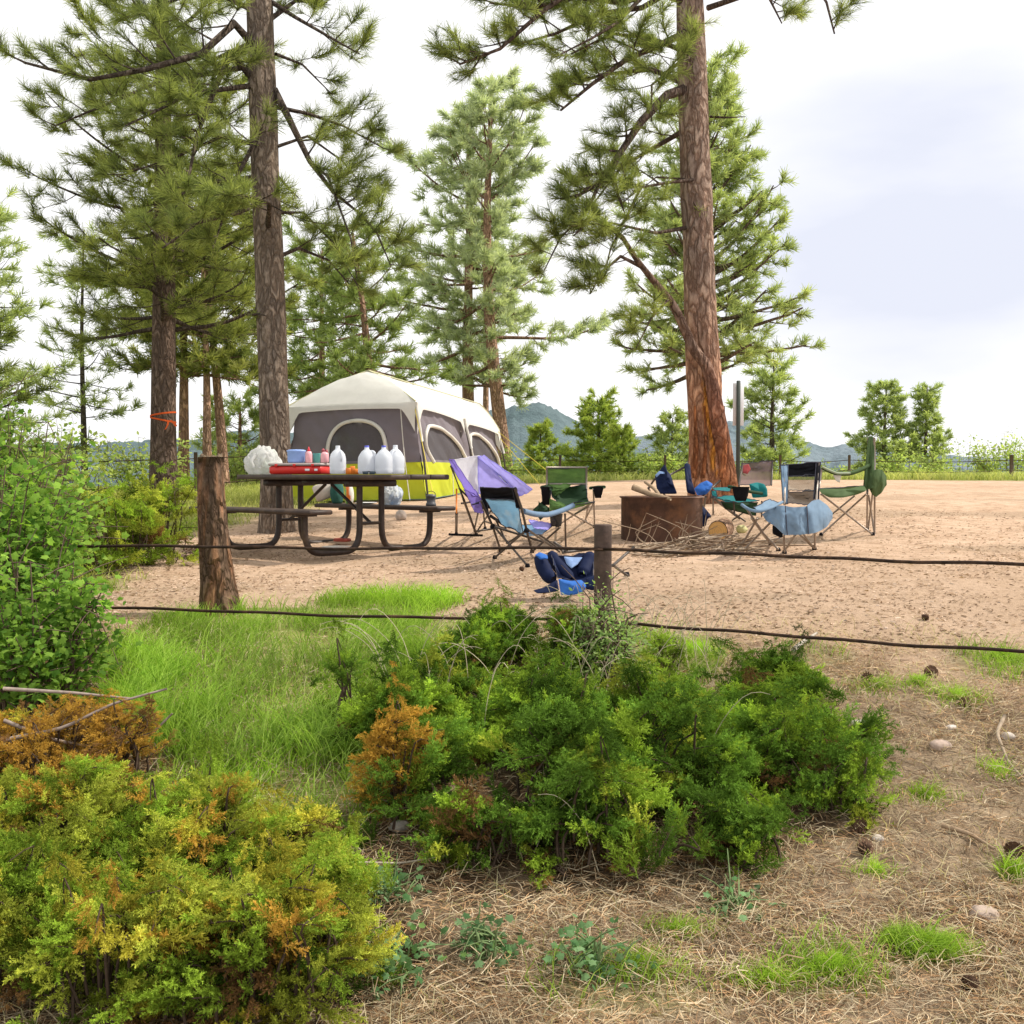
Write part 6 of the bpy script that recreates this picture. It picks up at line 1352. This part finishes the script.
# stones
for i, (px, py, r, lab, cl) in enumerate(((943, 754, .05, 'pinkish white flat stone on the needle litter right of the juniper', (.50, .38, .31)), (703, 692, .0, '', None), (863, 730, .045, 'pale pointed stone at the right of the middle juniper upper tip', (.5, .45, .38)), (954, 731, .028, 'small white pebble between the two larger stones', (.66, .6, .55)), (882, 845, .026, 'white pebble below the right tip of the juniper', (.62, .56, .5)), (398, 833, .045, 'grey stone in the shade left of the middle juniper', (.42, .38, .34)), (990, 925, .05, 'pinkish stone near the right edge above the grass', (.45, .35, .28)), (1012, 742, .035, 'small pale stone by the bent stick at the right edge', (.6, .52, .45)))):
    if not r: continue
    p = GH(px, py); b = MB(); lump(b, p - [0, 0, .01], (r, r * .8, r * .6), 80 + i, .3, 18, 12, cl, freq=1.6); tag(b.build('stone', mat_solid('field_stone', (1, 1, 1), .9, .25, 30, bumpv=.5), org=p, smooth=True), lab, 'stone', 'pale stones on the ground')
# sticks
def stick(name, pts, r, label, col=(.42, .33, .24), cat='stick'):
    q = smooth_path([np.asarray(p) for p in pts], 16, 1); b = MB(); b.tube(q, np.linspace(r, r * .5, 16), 7, col); tag(b.build(name, M['twig']), label, cat)
def g_(px, py, dz=.02): return GH(px, py) + [0, 0, dz]
stick('fallen_stick', [g_(946, 838), g_(975, 848), g_(1000, 860)], .011, 'brown stick lying on the litter near the right edge', (.36, .26, .17))
stick('fallen_stick', [g_(1008, 735, .08), g_(1000, 752, .05), g_(1012, 770, .02), g_(1030, 790)], .01, 'bent grey branch standing out of the litter at the right edge')
stick('fallen_stick', [g_(350, 883, .05), g_(400, 884, .05), g_(450, 880, .06)], .0045, 'thin pale straight twig bridging the two big junipers', (.6, .52, .42))
stick('fallen_stick', [g_(795, 668, .08), g_(803, 655, .05), g_(818, 640, .03)], .014, 'short weathered branch end poking out above the middle juniper', (.5, .44, .38))
for i, pp in enumerate((((0, 742, .25), (60, 730, .28), (110, 705, .3), (165, 690, .28)), ((0, 722, .3), (50, 742, .26), (105, 752, .25), (150, 735, .2)), ((100, 790, .2), (118, 755, .28), (150, 735, .3), (170, 715, .3)), ((0, 690, .22), (70, 694, .2), (130, 700, .22)), ((20, 760, .25), (80, 735, .3), (120, 738, .3)))):
    Yd = 4.45 + .05 * i; stick('dead_branch', [P(a, b_, Yd + .001 * a) for a, b_, _ in pp], .009, ['grey leafless branch rising over the orange juniper', 'bare crossing branch low over the orange juniper', 'forked dead branch at the right end of the orange juniper', 'thin bare twig along the top of the orange juniper', 'pale peeled branch in the middle of the orange juniper'][i], (.36, .29, .25), 'dead branch')
# dry arching stalks through the middle juniper
rng = np.random.default_rng(8); b = MB()
for (px, py) in [(440, 735), (488, 740), (480, 790), (560, 700), (572, 720), (575, 660), (600, 690), (620, 670), (530, 900), (600, 910), (640, 840), (590, 850), (700, 820), (505, 640), (450, 650), (640, 720), (545, 830), (625, 640), (655, 620), (690, 640), (470, 700), (430, 690)] + [(int(rng.uniform(560, 720)), int(rng.uniform(600, 700))) for _ in range(60)] + [(int(rng.uniform(380, 620)), int(rng.uniform(640, 740))) for _ in range(40)]:
    Yd = 4.0 + (900 - py) / 150; Yd = min(Yd, 6.0); p = P(px, py, Yd); p[2] = max(float(gz(p[0], p[1])), p[2] - .35)
    H = rng.uniform(.25, .5); a = rng.uniform(-1.6, 1.6); q = [p, p + [a * .06, 0, H * .6], p + [a * .14, 0, H * .9], p + [a * .2, 0, H], p + [a * .25, 0, H * (.97 - .2 * rng.random())]]
    b.tube(smooth_path(q, 14, 2), np.linspace(.0024, .001, 14), 4, tuple(np.array([.72, .62, .45]) * rng.uniform(.7, 1.1)))
tag(b.build('dry_stalks', M['litter'], org=(0, 0, 0)), 'thin bleached grass stalks arching out of the middle juniper', 'dry stalks', kind='stuff')

# ------------------------------------------------------------------ camera, sky, sun
cd = bpy.data.cameras.new('camera'); cam = bpy.data.objects.new('camera', cd); COL.objects.link(cam)
cd.sensor_width = 36; cd.lens = 36 * F / 1024; cd.clip_end = 6000; cd.clip_start = .05
cam.location = (0, 0, EYE)
cam.rotation_euler = (math.radians(90) - math.atan((512 - HZ) / F), 0, 0)
SC.camera = cam
w = bpy.data.worlds.new('World'); SC.world = w; w.use_nodes = True
nt = w.node_tree; nt.nodes.clear()
out = nt.nodes.new('ShaderNodeOutputWorld')
sun_dir = Vector((.80, .12, .92)).normalized()
el = math.asin(sun_dir.z); az = math.atan2(sun_dir.x, sun_dir.y)
sky = nt.nodes.new('ShaderNodeTexSky'); sky.sky_type = 'NISHITA'; sky.sun_disc = False
sky.sun_elevation = el; sky.sun_rotation = az; sky.air_density = 1.0; sky.dust_density = 2.5
b1 = nt.nodes.new('ShaderNodeBackground'); b1.inputs[1].default_value = .10
nt.links.new(sky.outputs[0], b1.inputs[0])
tc = nt.nodes.new('ShaderNodeTexCoord')
mp = nt.nodes.new('ShaderNodeMapping'); mp.inputs['Scale'].default_value = (1, 1, 3.2); nt.links.new(tc.outputs['Generated'], mp.inputs[0])
n1 = noise(nt, 1.7, 6, .5, mp.outputs[0], .0)
def lobe(px, py, width):
    d = Vector(((px - 512) / F, 1, -(py - HZ) / F)).normalized()
    dp = nt.nodes.new('ShaderNodeVectorMath'); dp.operation = 'DOT_PRODUCT'; nt.links.new(tc.outputs['Generated'], dp.inputs[0]); dp.inputs[1].default_value = d
    return ramp(nt, dp.outputs['Value'], math.cos(width), 1.0)
a = nt.nodes.new('ShaderNodeMath'); a.operation = 'MULTIPLY_ADD'; nt.links.new(lobe(890, 210, .24), a.inputs[0]); a.inputs[1].default_value = .44; nt.links.new(n1, a.inputs[2])
grey = ramp(nt, a.outputs[0], .70, .98)
b2 = nt.nodes.new('ShaderNodeBackground'); b2.inputs[1].default_value = 1.12
nt.links.new(mixc(nt, (1.03, 1.025, 1.03), (.74, .77, .88), grey), b2.inputs[0])
n2 = noise(nt, 1.1, 4, .5, mp.outputs[0])
mx = nt.nodes.new('ShaderNodeMixShader'); nt.links.new(ramp(nt, n2, .15, .3), mx.inputs[0])
nt.links.new(b1.outputs[0], mx.inputs[1]); nt.links.new(b2.outputs[0], mx.inputs[2]); nt.links.new(mx.outputs[0], out.inputs[0])
ld = bpy.data.lights.new('sun', 'SUN'); ld.energy = 4.7; ld.angle = math.radians(2); ld.color = (1, .93, .82)
lo = bpy.data.objects.new('sun', ld); COL.objects.link(lo); lo.rotation_euler = sun_dir.to_track_quat('Z', 'Y').to_euler()
SC.render.engine = 'CYCLES'
SC.cycles.max_bounces = 6; SC.cycles.diffuse_bounces = 3; SC.cycles.transparent_max_bounces = 12; SC.cycles.transmission_bounces = 3; SC.cycles.glossy_bounces = 2
SC.view_settings.view_transform = 'Standard'; SC.view_settings.look = 'None'; SC.view_settings.exposure = 0; SC.view_settings.gamma = 1
SC.render.resolution_x = 1024; SC.render.resolution_y = 1024
